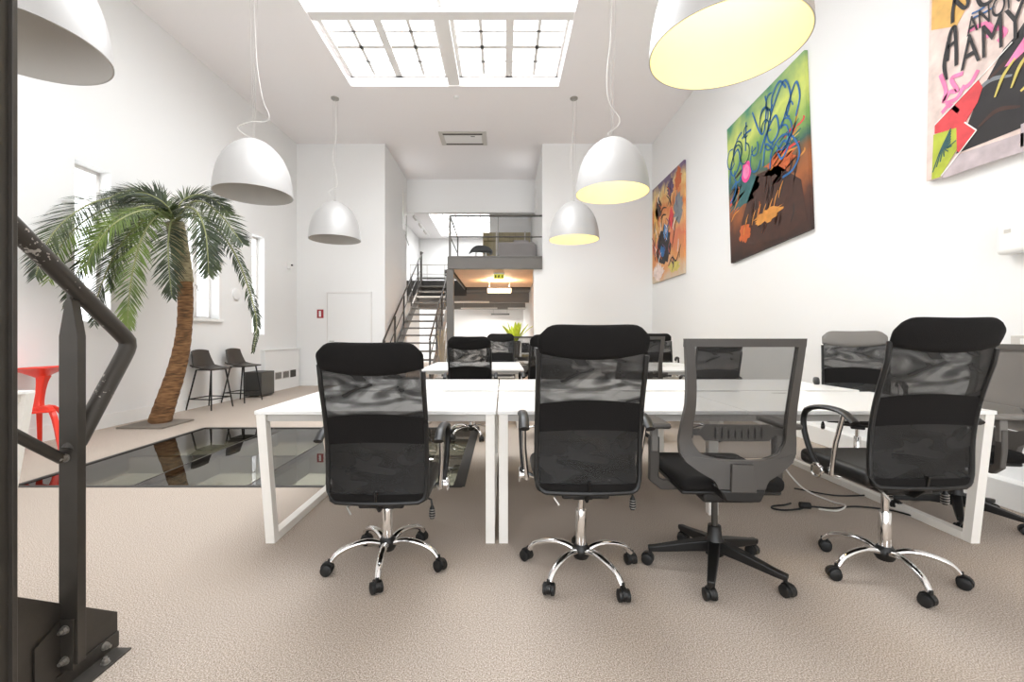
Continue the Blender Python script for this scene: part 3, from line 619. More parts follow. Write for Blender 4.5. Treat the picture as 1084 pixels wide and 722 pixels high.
# ================================================================== chairs
def caster(parent, ang, r, hood=True, z=.028):
    """twin-wheel caster, made at radius r and turned by ang"""
    m = MB(); R = Matrix.Rotation(.5+ang*1.7, 4, 'Z'); T_ = Matrix.Translation((r, 0, 0))
    X = T_ @ R
    prof = [(-.72*PI+k*PI*1.44/10) for k in range(11)]
    pts = []
    for a in prof: pts.append((.031*math.sin(a), .032+.031*math.cos(a)))
    m.prism(pts+[(-.006, .03), ], lambda a, b: X @ Vector((a-.012, -.010, b)), lambda a, b: X @ Vector((a-.012, .010, b)))
    m.lathe([(0, .055), (.009, .055), (.009, .075), (0, .075)], 10, (r, 0, 0))
    c = m.build('caster', 'blackpl', parent, bevel=.002)
    for s in (-1, 1):
        m = MB(); n = 20; vs = []
        for k in range(n):
            a = 2*PI*k/n; vs.append(X @ Vector((-.012+.027*math.cos(a), s*.011, .027+.027*math.sin(a))))
        for k in range(n):
            a = 2*PI*k/n; vs.append(X @ Vector((-.012+.027*math.cos(a), s*.024, .027+.027*math.sin(a))))
        for k in range(n):
            a = 2*PI*k/n; vs.append(X @ Vector((-.012+.018*math.cos(a), s*.028, .027+.018*math.sin(a))))
        m.add(vs, [tuple(range(n)), tuple(range(2*n, 3*n))]+[(k, (k+1) % n, n+(k+1) % n, n+k) for k in range(n)]+[(n+k, n+(k+1) % n, 2*n+(k+1) % n, 2*n+k) for k in range(n)])
        m.build('wheel', 'rubber', c)
    c.rotation_euler = (0, 0, ang)
    return c
def interp(x, xs, ys):
    for i in range(len(xs)-1):
        if x <= xs[i+1]:
            t = (x-xs[i])/(xs[i+1]-xs[i]); t = t*t*(3-2*t) if False else t
            return ys[i]+(ys[i+1]-ys[i])*t
    return ys[-1]
def mesh_chair():
    """high-backed chair: padded head roll, see-through mesh, lumbar band, loop arms, bright five-star base"""
    t = thing('office_chair', '', 'chair')
    for k in range(5):
        a = 2*PI*k/5
        pts = spline([(.02, 0, .105), (.09, 0, .128), (.17, 0, .122), (.235, 0, .098), (.268, 0, .062)], 14)
        m = MB(); ww = [.042-.014*i/14 for i in range(15)]; tt = [.027]*15
        m.sweep(pts, lambda i: [(ww[i]/2*math.cos(q), tt[i]/2*math.sin(q)) for q in [2*PI*j/12 for j in range(12)]])
        o = m.build('base_leg', 'chrome', t); o.rotation_euler = (0, 0, a)
        caster(t, a, .275)
    MB().lathe([(0, .07), (.034, .072), (.044, .09), (.044, .118), (.030, .138), (0, .138)], 24).build('base_hub', 'blackpl', t)
    MB().lathe([(0, .13), (.026, .13), (.026, .30), (.024, .305), (0, .305)], 24).build('column_sleeve', 'chrome', t)
    U = thing('upper', None, None)  # temporary holder list, parts are re-parented below
    up = []
    def B(mb, n, m_, **k):
        o = mb.build(n, m_, t, **k); up.append(o); return o
    bpy.data.objects.remove(U)
    B(MB().lathe([(0, .22), (.015, .22), (.015, .40), (0, .40)], 16), 'gas_column', 'chrome')
    B(BX(-.11, .11, -.13, .12, .40, .44).box(-.05, .05, -.06, .06, .37, .41), 'tilt_mechanism', 'blackpl', bevel=.01)
    s = B(BX(-.235, .235, -.17, .28, .44, .52), 'seat', 'leather', bevel=.032, seg=4)
    z0 = .455; Hh = .755
    def by(v): return -.185 - .115*v + .035*math.sin(PI*min(1, v*1.35)) + (-.012 if v > .85 else 0)*((v-.85)/.15)
    def hw(v): return interp(v, [0, .05, .12, .5, .78, .8, .95, 1], [.212, .228, .232, .231, .231, .232, .234, .228])
    def F(u, v, d=0): # u in -1..1
        x = u*hw(v); return Vector((x, by(v)+.035*(u*u-1)*0-.022*(1-u*u)+d, z0+Hh*v))
    # frame tube outline
    out = []
    for k in range(25): out.append(F(-1, .02+.80*k/24))
    pr = out
    fr = MB(); bot = [F(-.9+1.8*k/12, .0) for k in range(13)]
    loop = [F(-1, .86-.83*k/20) for k in range(20)]+[F(-.985, .015)]+bot+[F(.985, .015)]+[F(1, .03+.83*k/20) for k in range(20)]
    fr.tube(loop, .0115, 8)
    B(fr, 'back_frame', 'blackpl')
    def msh(n, va, vb, m_, thick, uw=.97, nu=16, nv=10, lo=None, hi=None, off=0, bev=0):
        def S_(u, v, d):
            uu = (2*u-1)*uw
            a = va+(lo(uu) if lo else 0); b = vb+(hi(uu) if hi else 0)
            vv = a+(b-a)*v; return F(uu, vv, d+off)
        return B(MB().sheet(lambda u, v: S_(u, v, -thick/2), lambda u, v: S_(u, v, thick/2), nu, nv), n, m_, bevel=bev)
    msh('back_mesh', .02, .86, 'meshA', .002)
    # padded head roll
    def HR(u, v, s_):
        uu = (2*u-1); vv = v
        e = .020*math.sin(PI*min(1, max(0, vv)))**.5
        lo = .835-.040*(1-uu*uu); zc = lo+(1.0-lo)*vv
        cw = 1-.05*max(0, (vv-.70)/.30)**3
        p = F(uu*cw, zc, 0); top_round = -.05*abs(uu)**9*vv
        dip = -.010*(1-uu*uu)*vv
        return Vector((p.x*1.008, p.y-.004+s_*(e+.003)*(1-abs(uu)**8*.7), p.z+(top_round+dip)*.8))
    B(MB().sheet(lambda u, v: HR(u, v, -1), lambda u, v: HR(u, v, 1), 22, 12), 'headrest', 'blackfab', angle=70)
    msh('lumbar_band', .36, .53, 'blackfab', .008, lo=lambda u: .018*(1-u*u), hi=lambda u: .028*(1-u*u), nv=6)
    msh('inner_mesh', .03, .365, 'meshA', .0015, uw=.93, off=.016)
    msh('lower_trim', .005, .055, 'blackfab', .010, uw=.985, nv=3)
    # arms
    for s in (-1, 1):
        x = s*.285
        pts = spline([(x, -.17, .735), (x, -.09, .775), (x, .05, .775), (x, .15, .735), (x, .16, .64), (x*.98, .11, .52), (x*.95, .06, .455)], 22)
        m = MB(); n_ = len(pts); ww = [.045 if i < n_*.45 else .030 for i in range(n_)]; tt = [.024]*n_
        m.sweep(pts, lambda i: [(ww[i]/2*math.cos(q), tt[i]/2*math.sin(q)) for q in [2*PI*j/10 for j in range(10)]], up=Vector((1, 0, 0)) if False else Vector((0, 0, 1)))
        o = B(m, 'armrest', 'blackpl')
        MB().tube([(x, -.10, .76), (x*.985, -.05, .62), (x*.93, -.0, .455)], .011, 10).build('arm_strut', 'chrome', o)
        MB().tube([(x*.9, .08, .455), (x*.7, .08, .43), (s*.1, .06, .425)], .012, 8).build('arm_bracket', 'chrome', o)
        d = MB(); pts = [(x*1.0+s*.012, .055+.033*math.cos(q), .46+.033*math.sin(q)) for q in [2*PI*j/20 for j in range(20)]]
        d.tube(pts, .006, 6, closed=True)
        d.tube([(x*.97, .055, .46), (x+s*.012, .055, .46)], .024, 14)
        d.build('pivot_disc', 'chrome', o)
    m = MB(); m.tube([(.1, -.02, .43), (.20, -.05, .43), (.232, -.06, .42), (.236, -.06, .39)], .005, 8)
    lv = B(m, 'tilt_lever', 'blackpl')
    m = MB()
    m.lathe([(0, .325), (.011, .328), (.016, .345), (.013, .375), (.006, .392), (0, .394)], 12, (.236, -.06, 0))
    m.build('lever_grip', 'rubber', lv)
    for k in range(4):
        z = .338+.012*k; MB().tube([(.236+.0155*math.cos(q), -.06+.0155*math.sin(q), z) for q in [2*PI*j/12 for j in range(12)]], .0022, 5, closed=True).build('grip_ring', 'satin', lv)
    B(MB().tube([(-.13, -.1, .43), (-.15, -.16, .42), (-.13, -.17, .39)], .005, 8), 'height_lever', 'satin')
    m = MB(); m.bar([(-.0, -.02, .42), (0, -.15, .425), (0, -.185, .46), (0, -.195, .515)], .06, .01, up=Vector((1, 0, 0)))
    B(m, 'back_bracket', 'blackpl')
    return t, up
def task_chair(frame_m, mesh_m, pad_m):
    """square-framed task chair with black plastic five-star base"""
    t = thing('office_chair', '', 'chair')
    for k in range(5):
        a = 2*PI*k/5
        m = MB(); m.bar([(.03, 0, .125), (.12, 0, .112), (.27, 0, .085), (.315, 0, .08)], [.052, .046, .036, .032], [.055, .046, .030, .026])
        o = m.build('base_leg', 'blackpl', t, bevel=.005); o.rotation_euler = (0, 0, a)
        caster(t, a, .305)
    MB().lathe([(0, .08), (.042, .08), (.045, .15), (.034, .165), (.030, .22), (0, .22)], 24).build('base_hub', 'blackpl', t)
    up = []
    def B(mb, n, m_, **k):
        o = mb.build(n, m_, t, **k); up.append(o); return o
    B(MB().lathe([(0, .2), (.015, .2), (.015, .42), (0, .42)], 16), 'gas_column', 'steel')
    B(BX(-.12, .12, -.16, .12, .395, .45), 'tilt_mechanism', 'blackpl', bevel=.015)
    B(BX(-.235, .235, -.20, .27, .455, .525), 'seat', 'blackfab', bevel=.03, seg=4)
    B(BX(-.225, .225, -.18, .25, .44, .462), 'seat_shell', 'blackpl', bevel=.01)
    def by(z): return -.235-.05*max(0, (z-.55))/.6-.03*max(0, (z-.95))+.03*math.exp(-((z-.72)/.14)**2)
    def Pt(x, z, d): return Vector((x, by(z)+d-.03*(1-(x/.26)**2), z))
    zs = [.515, .56, .60, .64, .70, .78, .86, .95, 1.04, 1.12, 1.155]
    ho = [.09, .16, .225, .252, .256, .246, .238, .240, .246, .252, .255]
    hi = [.0, .0, .0, .165, .205, .202, .198, .202, .210, .217, .217]
    def ring(xo, xi, z): return xo, xi
    m = MB(); N = 26
    zz = [.515+.64*k/N for k in range(N+1)]
    for s in (-1, 1):
        m.sheet(lambda u, v: Pt(s*(interp(.625+.53*v, zs, hi)*(1-u)+interp(.625+.53*v, zs, ho)*u), .625+.53*v, -.014), lambda u, v: Pt(s*(interp(.625+.53*v, zs, hi)*(1-u)+interp(.625+.53*v, zs, ho)*u), .625+.53*v, .014), 2, 24)
    m.sheet(lambda u, v: Pt((2*u-1)*.254, 1.12+.035*v, -.014), lambda u, v: Pt((2*u-1)*.254, 1.12+.035*v, .014), 16, 2)
    def low(u, v, d):
        uu = 2*u-1; zt = .645-.025*(1-uu*uu)+.0; xo = interp(.50+.135*v, [.50, .53, .56, .60, .64], [.10, .11, .17, .23, .253])
        z = .50+(zt-.50)*v; return Pt(uu*xo, z, d)
    m.sheet(lambda u, v: low(u, v, -.016), lambda u, v: low(u, v, .014), 16, 8)
    B(m, 'back_frame', frame_m, angle=50)
    m = MB(); m.sheet(lambda u, v: Pt((2*u-1)*.215, .63+.50*v, -.003), lambda u, v: Pt((2*u-1)*.215, .63+.50*v, -.001), 14, 14)
    B(m, 'back_mesh', mesh_m)
    m = MB(); m.sheet(lambda u, v: Pt((2*u-1)*(.17-.03*abs(2*v-1)), .70+.075*v, .012), lambda u, v: Pt((2*u-1)*(.17-.03*abs(2*v-1)), .70+.075*v, .022), 14, 4)
    m.sheet(lambda u, v: Pt((2*u-1)*.21, .722+.03*v, .016), lambda u, v: Pt((2*u-1)*.21, .722+.03*v, .020), 14, 2)
    lp = B(m, 'lumbar_pad', 'midgrey')
    for k in range(8):
        x = -.1+.2*k/7; m = MB(); m.box(x-.003, x+.003, by(.735)-.02, by(.735)-.012, .715, .76); m.build('lumbar_slot', 'blackpl', lp, smooth=False)
    m = MB(); m.sheet(lambda u, v: Pt((2*u-1)*(.055-.008*v), .49+.12*v, -.030), lambda u, v: Pt((2*u-1)*(.055-.008*v), .49+.12*v, .0), 4, 4)
    B(m, 'spine_cover', pad_m, bevel=.004)
    m = MB(); m.prism([(-.10, .50), (-.075, .445), (.075, .445), (.10, .50)], lambda a, b: (a, -.285, b), lambda a, b: (a, -.10, b))
    B(m, 'spine_base', 'blackpl', bevel=.01)
    for s in (-1, 1):
        x = s*.30
        m = MB(); m.bar([(s*.12, -.0, .43), (s*.26, -.0, .43), (x-s*.0, .0, .46), (x, -.01, .56), (x, -.01, .67)], [.05]*5, [.03]*5, up=Vector((0, 1, 0)))
        o = B(m, 'armrest', frame_m, bevel=.006)
        BX(x-.016, x+.016, -.03, .01, .60, .73).build('arm_slide', 'midgrey', o, bevel=.004)
        q = BX(x-.045, x+.045, -.14, .11, .73, .757); q.build('arm_pad', pad_m, o, bevel=.012, seg=3)
    B(MB().bar([(.1, .0, .42), (.23, -.03, .41), (.29, -.05, .412)], .03, .008), 'tilt_lever', 'blackpl')
    return t, up
protos = {}
for kname, fn in (('mesh', mesh_chair), ('task', lambda: task_chair('framegrey', 'meshB', 'framegrey')), ('grey', lambda: task_chair('greypl', 'meshC', 'midgrey'))):
    t, up = fn(); upn = set(o.name for o in up)
    for o in up: o['_u'] = 1
    protos[kname] = t
used = set()
def dest(o):
    for c in kids(o): dest(c)
    bpy.data.objects.remove(o)
def chair(kind, x, y, face, label, dz=0, star=0, group=None, arms=None, pad=None):
    """face: heading of the sitter in degrees (90 = away from the lens)"""
    p = protos[kind]; r = copy_tree(p)
    r.location = (x, y, 0); rz = math.radians(face-90); r.rotation_euler = (0, 0, rz)
    r['label'] = label
    if group: r['group'] = group
    for c in kids(r):
        st = c.name.split('.')[0]
        if st in ('base_leg', 'caster'): c.rotation_euler.z += math.radians(star)-rz
        if '_u' in c: c.location.z += dz; del c['_u']
        if pad and st == 'headrest':
            c.data = c.data.copy(); c.data.materials[0] = M[pad]
    return r
g0 = 'chairs drawn up along the near side of the bench tables'
chair('mesh', -.585, 2.26, 90, 'high-back black mesh chair on chrome base at the narrow bench by the glass floor', -.075, -85, g0)
chair('mesh', .385, 2.18, 90, 'high-back black mesh chair, taller, in front of the two middle table legs', .0, -131, g0)
chair('task', 1.05, 2.20, 88, 'square-backed task chair with see-through mesh and black plastic base', -.01, -118, g0)
chair('mesh', 1.86, 2.16, 91, 'high-back black mesh chair with chrome base by the leaning end leg of the table', .03, -98, g0)
chair('grey', 2.90, 2.84, 170, 'grey mesh chair at the table end by the painting wall, cut by the picture edge', -.05, -60)
chair('mesh', 3.02, 3.78, 236, 'mesh chair with grey headrest facing the far corner of the bench table', .0, 20, pad='greyleather')
g1 = 'chairs at the tables of the back rows'
chair('mesh', -.36, 5.12, 90, 'black mesh chair behind the joint of the bench tables, before the open stair', -.05, 10, g1)
chair('mesh', .50, 5.05, 95, 'black mesh chair almost hidden behind the tallest high-back chair', -.03, 30, g1)
chair('task', 1.48, 5.02, 88, 'grey framed chair just past the tallest high-back chair', -.0, 0, g1)
chair('mesh', 2.38, 5.1, 84, 'black mesh chair seen through the see-through back of the task chair', -.08, 50, g1)
chair('mesh', -.06, 7.45, 265, 'black mesh chair on the far side of the second row table', .0, 20, g1)
chair('task', .34, 8.45, 90, 'dark framed chair drawn up to the last row table by the potted plant', -.0, 20, g1)
chair('mesh', 2.88, 8.1, 60, 'small distant black mesh chair by the painting wall with pale showing through it', .0, 0, g1)
for p in protos.values(): dest(p)
# ================================================================== pendants
PROF = [(.470, 0), (.468, .04), (.462, .12), (.450, .20), (.432, .29), (.404, .38), (.362, .47), (.308, .55), (.240, .62), (.165, .675), (.09, .71), (.03, .722), (0, .724)]
def pendant(x, y, zr, lit, label, canopy=None, loop=0, sc=1.0):
    t = thing('pendant_lamp', label, 'lamp', (x, y, zr), 0, 'dome pendants in two rows')
    prof = [(r*sc, z*sc) for r, z in PROF]
    MB().lathe([(r, z) for r, z in prof], 64).v
    def shell(pr, n): # open surface of revolution, thick
        return MB().lathe(pr, n, close=True)
    outer = prof[:-1]+[(.006, .724*sc)]; inner = [(max(r-.010, .004), z-.008 if i else .0) for i, (r, z) in enumerate(outer)]
    mid = [(max(r-.004, .005), max(0, z-.003)) for r, z in outer]
    shell(outer+mid[::-1], 72).build('shade', 'lampshade', t, angle=60)
    inn = [(max(r-.0055, .003), max(.002, z-.005)) for r, z in outer]
    shell(inn+inner[::-1], 72).build('reflector', 'lampin_on' if lit else 'lampin', t, angle=60)
    MB().lathe([(0, .0), (.05, .0), (.05, .05), (.03, .09), (0, .09)], 20, (0, 0, .60*sc)).build('lamp_holder', 'satin', t)
    MB().lathe([(0, 0), (.03, .008), (.052, .04), (.055, .07), (.04, .11), (.022, .14), (.02, .17), (0, .17)], 20, (0, 0, .43*sc)).build('bulb', 'bulb' if lit else 'bulb_off', t)
    MB().lathe([(0, .715*sc), (.03, .715*sc), (.028, .735*sc), (0, .74*sc)], 16).build('top_cap', 'satin', t)
    cz = H-zr; cx = 0 if canopy is None else canopy[0]; cy = 0 if canopy is None else canopy[1]
    MB().lathe([(0, -.035), (.05, -.035), (.072, -.02), (.075, 0), (0, 0)], 24, (cx, cy, cz)).build('ceiling_rose', 'satin', t)
    for k in range(3):
        a = 2*PI*k/3; MB().tube([(cx+.05*math.cos(a), cy+.05*math.sin(a), cz-.03), (.012*math.cos(a), .012*math.sin(a), .73*sc)], .0014, 5).build('suspension_wire', 'wire', t)
    if loop == 0: pts = [(cx, cy, cz-.03), (cx+.02, cy, cz-.7), (cx-.05, cy, cz-1.1), (.02, 0, 1.25), (.035, 0, 1.02), (-.08, 0, .95), (-.12, 0, .88), (0, 0, .73)]
    elif loop == 1: pts = [(cx, cy, cz-.03), (cx+.04, cy, cz-.9), (.12, 0, 1.25), (.20, 0, 1.05), (.16, 0, .96), (-.02, 0, .96), (-.20, 0, .90), (-.16, 0, .82), (0, 0, .73)]
    else: pts = [(cx, cy, cz-.03), (cx-.02, cy, cz-.6), (-.07, 0, 1.55), (-.04, 0, 1.2), (.10, 0, .98), (.05, 0, .86), (-.06, 0, .78), (0, 0, .73)]
    MB().tube(spline(pts, 40), .0032, 6).build('power_cable', 'cable_white', t)
    if lit:
        l = bpy.data.lights.new('bulb_light', 'POINT'); l.energy = 9; l.color = (1, .85, .56); l.shadow_soft_size = .06
        lo = bpy.data.objects.new('bulb_light', l); C.objects.link(lo); lo.parent = t; lo.location = (0, 0, .36)
    return t
pendant(-3.07, 2.80, 3.00, False, 'unlit white dome pendant, largest, cut by the picture corner beside the steel column')
pendant(-3.25, 5.80, 3.00, False, 'unlit white dome pendant above the palm side of the hall with its cable looped wide', loop=1)
pendant(-3.17, 8.40, 2.98, False, 'unlit white dome pendant, smallest of the unlit row, hanging before the white door')
pendant(1.43, 2.84, 2.99, True, 'lit white dome pendant, the biggest, glowing yellow above the green and brown painting')
pendant(1.43, 5.80, 3.02, True, 'lit white dome pendant hanging in the middle of the glowing row', loop=2)
pendant(1.35, 8.40, 2.98, True, 'lit white dome pendant, lowest and farthest of the glowing row, next to the gallery', loop=2)
# ================================================================== steel stair in the near corner
NS = thing('steel_stair', 'dark worn steel stair with tubular handrail in the near corner', 'stair', (-1.44, 1.66, 0))
def N_(x, y, z): return (x+1.44, y-1.66, z)
sl2 = .75
m = MB(); poly = [(0, 0), (0, .125), (-1.6, .125+1.6*sl2), (-1.6, -.02+1.6*sl2-.16), (-.22, 0)]
m.prism(poly, lambda a, b: (-.008, a, b), lambda a, b: (0, a, b)); m.build('stringer', 'steel', NS, smooth=False)
m = MB(); m.prism(poly, lambda a, b: (-.85, a, b), lambda a, b: (-.842, a, b)); m.build('stringer', 'steel', NS, smooth=False)
for k in range(6):
    y = -.10-.245*k; z = .12+.184*k
    BX(-.84, -.01, y-.25, y-.02, z-.03, z-.005).build('tread', 'steel', NS, smooth=False)
m = MB(); m.prism([(0, 0), (0, .055), (-.34, .055+.0), (-.34, 0)], lambda a, b: (0.0, a, b), lambda a, b: (.006, a, b)); m.build('base_angle', 'steel', NS, smooth=False)
BX(-.02, .07, -.36, -.02, 0, .006).build('foot_plate', 'steel', NS, bevel=.001)
def bolt(x, y, z, ax='x', par=NS):
    m = MB(); n = 6
    def P_(r, a, d): return (x+d, y+r*math.cos(a), z+r*math.sin(a)) if ax == 'x' else ((x+r*math.cos(a), y-d, z+r*math.sin(a)) if ax == 'y' else (x+r*math.cos(a), y+r*math.sin(a), z+d))
    for r, d0, d1, nn in ((.014, 0, .003, 16), (.011, .003, .013, 6), (.006, .013, .022, 10)):
        vs = [P_(r, 2*PI*k/nn, d0) for k in range(nn)]+[P_(r, 2*PI*k/nn, d1) for k in range(nn)]
        m.add(vs, [tuple(range(nn)), tuple(range(nn, 2*nn))]+[(k, (k+1) % nn, nn+(k+1) % nn, nn+k) for k in range(nn)])
    m.build('bolt', 'satin', par, smooth=False)
bolt(.006, -.06, .038); bolt(.006, -.25, .038); bolt(.045, -.10, .006, 'z'); bolt(.045, -.28, .006, 'z')
# newel: flat bar with pointed head, bolted through an angle bracket
m = MB(); xa, xb = -.006, .056; xm = (xa+xb)/2
m.prism([(xa, .085), (xb, .085), (xb, 1.155), (xm+.010, 1.275), (xm-.010, 1.275), (xa, 1.155)], lambda a, b: (a, -.214, b), lambda a, b: (a, -.184, b))
m.build('newel_post', 'steel', NS, bevel=.0015)
m = MB(); m.box(.0005, .048, -.222, -.2145, .07, .235)
m.prism([(-.222, .07), (-.222, .235), (-.30, .195), (-.30, .0)], lambda a, b: (.0005, a, b), lambda a, b: (.0075, a, b)); m.build('bracket', 'steel', NS, smooth=False)
bolt(.024, -.222, .205, 'y'); bolt(.024, -.222, .105, 'y')
# handrail: comes down the flight, turns and returns to the post
ry = lambda y: 1.15+sl2*1.12*(1.66-y)
pts = [(-1.41, .2, ry(.2)), (-1.41, .9, ry(.9)), (-1.41, 1.5, ry(1.5)), (-1.41, 1.62, ry(1.62)), (-1.41, 1.652, 1.155), (-1.41, 1.668, 1.138), (-1.41, 1.670, 1.118), (-1.41, 1.663, 1.10), (-1.41, 1.648, 1.075), (-1.415, 1.475, .80)]
MB().tube([N_(*p) for p in pts], .0275, 18).build('handrail', 'worn', NS)
MB().tube([N_(-1.415, 1.485, .82), N_(-1.418, 1.46, .78)], .0275, 16).build('rail_stub', 'steel', NS)
MB().tube([N_(-1.43, .35, 1.62), N_(-1.43, 1.44, .757)], .0165, 14).build('mid_rail', 'steel', NS)
bolt(.020, -.216, .760, 'y')
MB().tube([N_(-1.426, 1.463, 1.262), N_(-1.42, 1.463, 1.30)], .010, 10).build('rail_pin', 'steel', NS)
SC = thing('steel_column', 'tall dark steel column from floor to ceiling at the picture edge', 'column', (-1.28, 1.03, 0))
BX(-.075, .064, -.066, .066, .0, H-.001).build('column_shaft', 'steel', SC, bevel=.004)
BX(-.075, .075, .062, .074, .0, H-.001).build('flange', 'steel', SC, bevel=.0015)
BX(-.075, .075, -.074, -.062, .0, H-.001).build('flange', 'steel', SC, bevel=.0015)
BX(-.12, .11, -.11, .11, 0, .012).build('base_plate', 'steel', SC, bevel=.002)
# ================================================================== palm
PT = thing('palm_tree', 'tall artificial palm on a grey-brown board beside the long side wall', 'palm', (-4.53, 5.82, 0))
org = Vector((-4.53, 5.82, 0))
b_ = BX(-.28, .30, -.30, .27, 0, .022).build('base_board', 'mat_board', PT, bevel=.004)
yt = 5.86
tp = [at(169, 447, yt), at(176, 425, yt), at(186, 395, yt), at(193, 365, yt), at(196, 335, yt), at(196, 305, yt), at(193, 280, yt), at(189, 255, yt), at(185, 236, yt)]
tp[0].z = .02
tp = spline(tp, 110)
m = MB(); n = len(tp); rr = []
for i in range(n):
    v = i/(n-1); r = .128-.045*min(1, v*2.2) if v < .45 else .083+.012*(v-.45)
    r += .007*((i % 5)/5)+.05*max(0, .04-v)
    rr.append(r)
cut = int(n*.66)
m.tube([p-org for p in tp[:cut]], rr[:cut], 20).build('trunk', 'trunk', PT, angle=80)
m = MB(); m.tube([p-org for p in tp[cut-1:]], [r+.012 for r in rr[cut-1:]], 20)
m.build('trunk_fibre', 'fibre', PT, angle=80)
crown = tp[-1]-org
def frond(pts, wid, m_, seed, n=40, droop=.22, thin=.0080, roll=.8):
    """arching stem with two combs of narrow leaflets; roll turns the comb a little toward the hall"""
    rnd = random.Random(seed); P = spline([p-org for p in pts], n*2); N = len(P)-1
    r_ = MB(); r_.tube(P[::3], [.012*(1-i/len(P[::3]))+.003 for i in range(len(P[::3]))], 6)
    m = MB(); face = Vector((.25, -1, .35)).normalized()
    for i in range(5, N+1):
        t = i/N; p = P[i]; T = (P[min(i+1, N)]-P[max(i-1, 0)]).normalized()
        nat = Vector((0, 0, 1))-T*T.z
        nrm = nat*(1-roll*.6)+(face-T*face.dot(T))*roll
        if nrm.length < .2: nrm = face-T*face.dot(T)
        nrm.normalize(); side = T.cross(nrm).normalized()
        ln = wid*(min(1, t*3.0)**.5)*(1-.70*max(0, (t-.5)/.5)**1.8)
        for s in (-1, 1):
            if rnd.random() < .04: continue
            L_ = ln*rnd.uniform(.82, 1.12)
            d = (side*s*rnd.uniform(.75, 1.0)+T*(.50+.75*t)*rnd.uniform(.85, 1.15)+nrm*rnd.uniform(-.12, .22)).normalized()
            g = Vector((0, 0, -1)); a = p
            p1 = a+d*L_*.35; d2 = (d+g*droop*rnd.uniform(.3, 1.3)).normalized(); p2 = p1+d2*L_*.35; d3 = (d2+g*droop*1.3*rnd.uniform(.3, 1.3)).normalized(); p3 = p2+d3*L_*.33
            wv = d.cross(nrm).normalized(); w_ = thin*rnd.uniform(.8, 1.2); up_ = nrm*w_*.35
            vs = [a-wv*w_*.5, a+wv*w_*.5, p1-wv*w_, p1+wv*w_, p1-up_, p2-wv*w_*.75, p2+wv*w_*.75, p2-up_, p3]
            m.add(vs, [(0, 4, 2), (0, 1, 4), (1, 3, 4), (2, 4, 7, 5), (4, 3, 6, 7), (5, 7, 8), (7, 6, 8)])
    m.v = [(max(v[0], XW(v[1]+org.y)+.03-org.x), v[1], v[2]) for v in m.v]
    f = m.build('frond', m_, PT, smooth=False)
    r_.build('frond_stem', 'rachis', f)
Y0 = 5.8
FR = [ # px, py, depth
 ([(184,234,5.85),(165,212,5.75),(135,208,5.6),(100,214,5.4),(68,234,5.3),(47,262,5.2),(38,292,5.2)], .30,'leafd'),
 ([(184,234,5.85),(160,216,6.0),(125,216,6.1),(92,232,6.1),(66,258,6.1),(52,296,6.1)], .27,'leafl'),
 ([(184,234,5.8),(162,218,5.5),(130,226,5.2),(102,252,5.0),(82,288,4.9),(72,322,4.9)], .26,'leafd'),
 ([(184,234,5.8),(165,226,5.6),(142,242,5.4),(120,272,5.3),(104,312,5.25),(100,342,5.25)], .23,'leafd'),
 ([(184,234,5.8),(168,228,5.45),(152,248,5.2),(141,285,5.05),(136,322,5.0),(135,347,5.0)], .22,'leafl'),
 ([(185,234,5.8),(181,236,5.5),(178,256,5.3),(179,285,5.2),(182,314,5.2)], .23,'leafd'),
 ([(186,234,5.8),(196,220,5.5),(208,224,5.3),(217,244,5.2),(220,270,5.15),(221,290,5.15)], .25,'leafd'),
 ([(186,234,5.8),(200,216,5.6),(216,214,5.5),(234,228,5.4),(248,246,5.35),(257,258,5.3)], .22,'leafd'),
 ([(186,234,5.85),(204,226,5.7),(228,240,5.6),(246,264,5.5),(258,290,5.5),(268,322,5.5),(272,345,5.5),(268,372,5.5)], .13,'leafd'),
 ([(184,234,5.85),(172,214,6.1),(150,202,6.3),(128,204,6.4),(104,216,6.45)], .24,'leafd'),
 ([(186,234,5.85),(192,214,6.1),(210,206,6.2),(228,212,6.2),(242,226,6.2)], .22,'leafd'),
 ([(184,234,5.85),(166,226,6.2),(146,240,6.4),(128,270,6.45),(116,306,6.45)], .22,'leafl'),
 ([(184,234,5.8),(160,222,5.3),(128,232,4.9),(104,256,4.75),(90,285,4.7)], .24,'leafl'),
 ([(186,234,5.85),(200,228,6.1),(214,240,6.3),(224,262,6.4),(230,285,6.4)], .2,'leafd'),
 ([(185,234,5.85),(178,220,5.7),(166,210,5.6),(148,204,5.5),(124,210,5.4)], .22,'leafd'),
]
for i, (pl, wd, mm) in enumerate(FR):
    frond([at(q[0], q[1], min(q[2], 4.78*FPX/(532-q[0]))) for q in pl], wd*(1.28 if i != 8 else 1.1), mm, 40+i, n=[42, 38][i % 2], droop=.15 if i != 8 else .7)
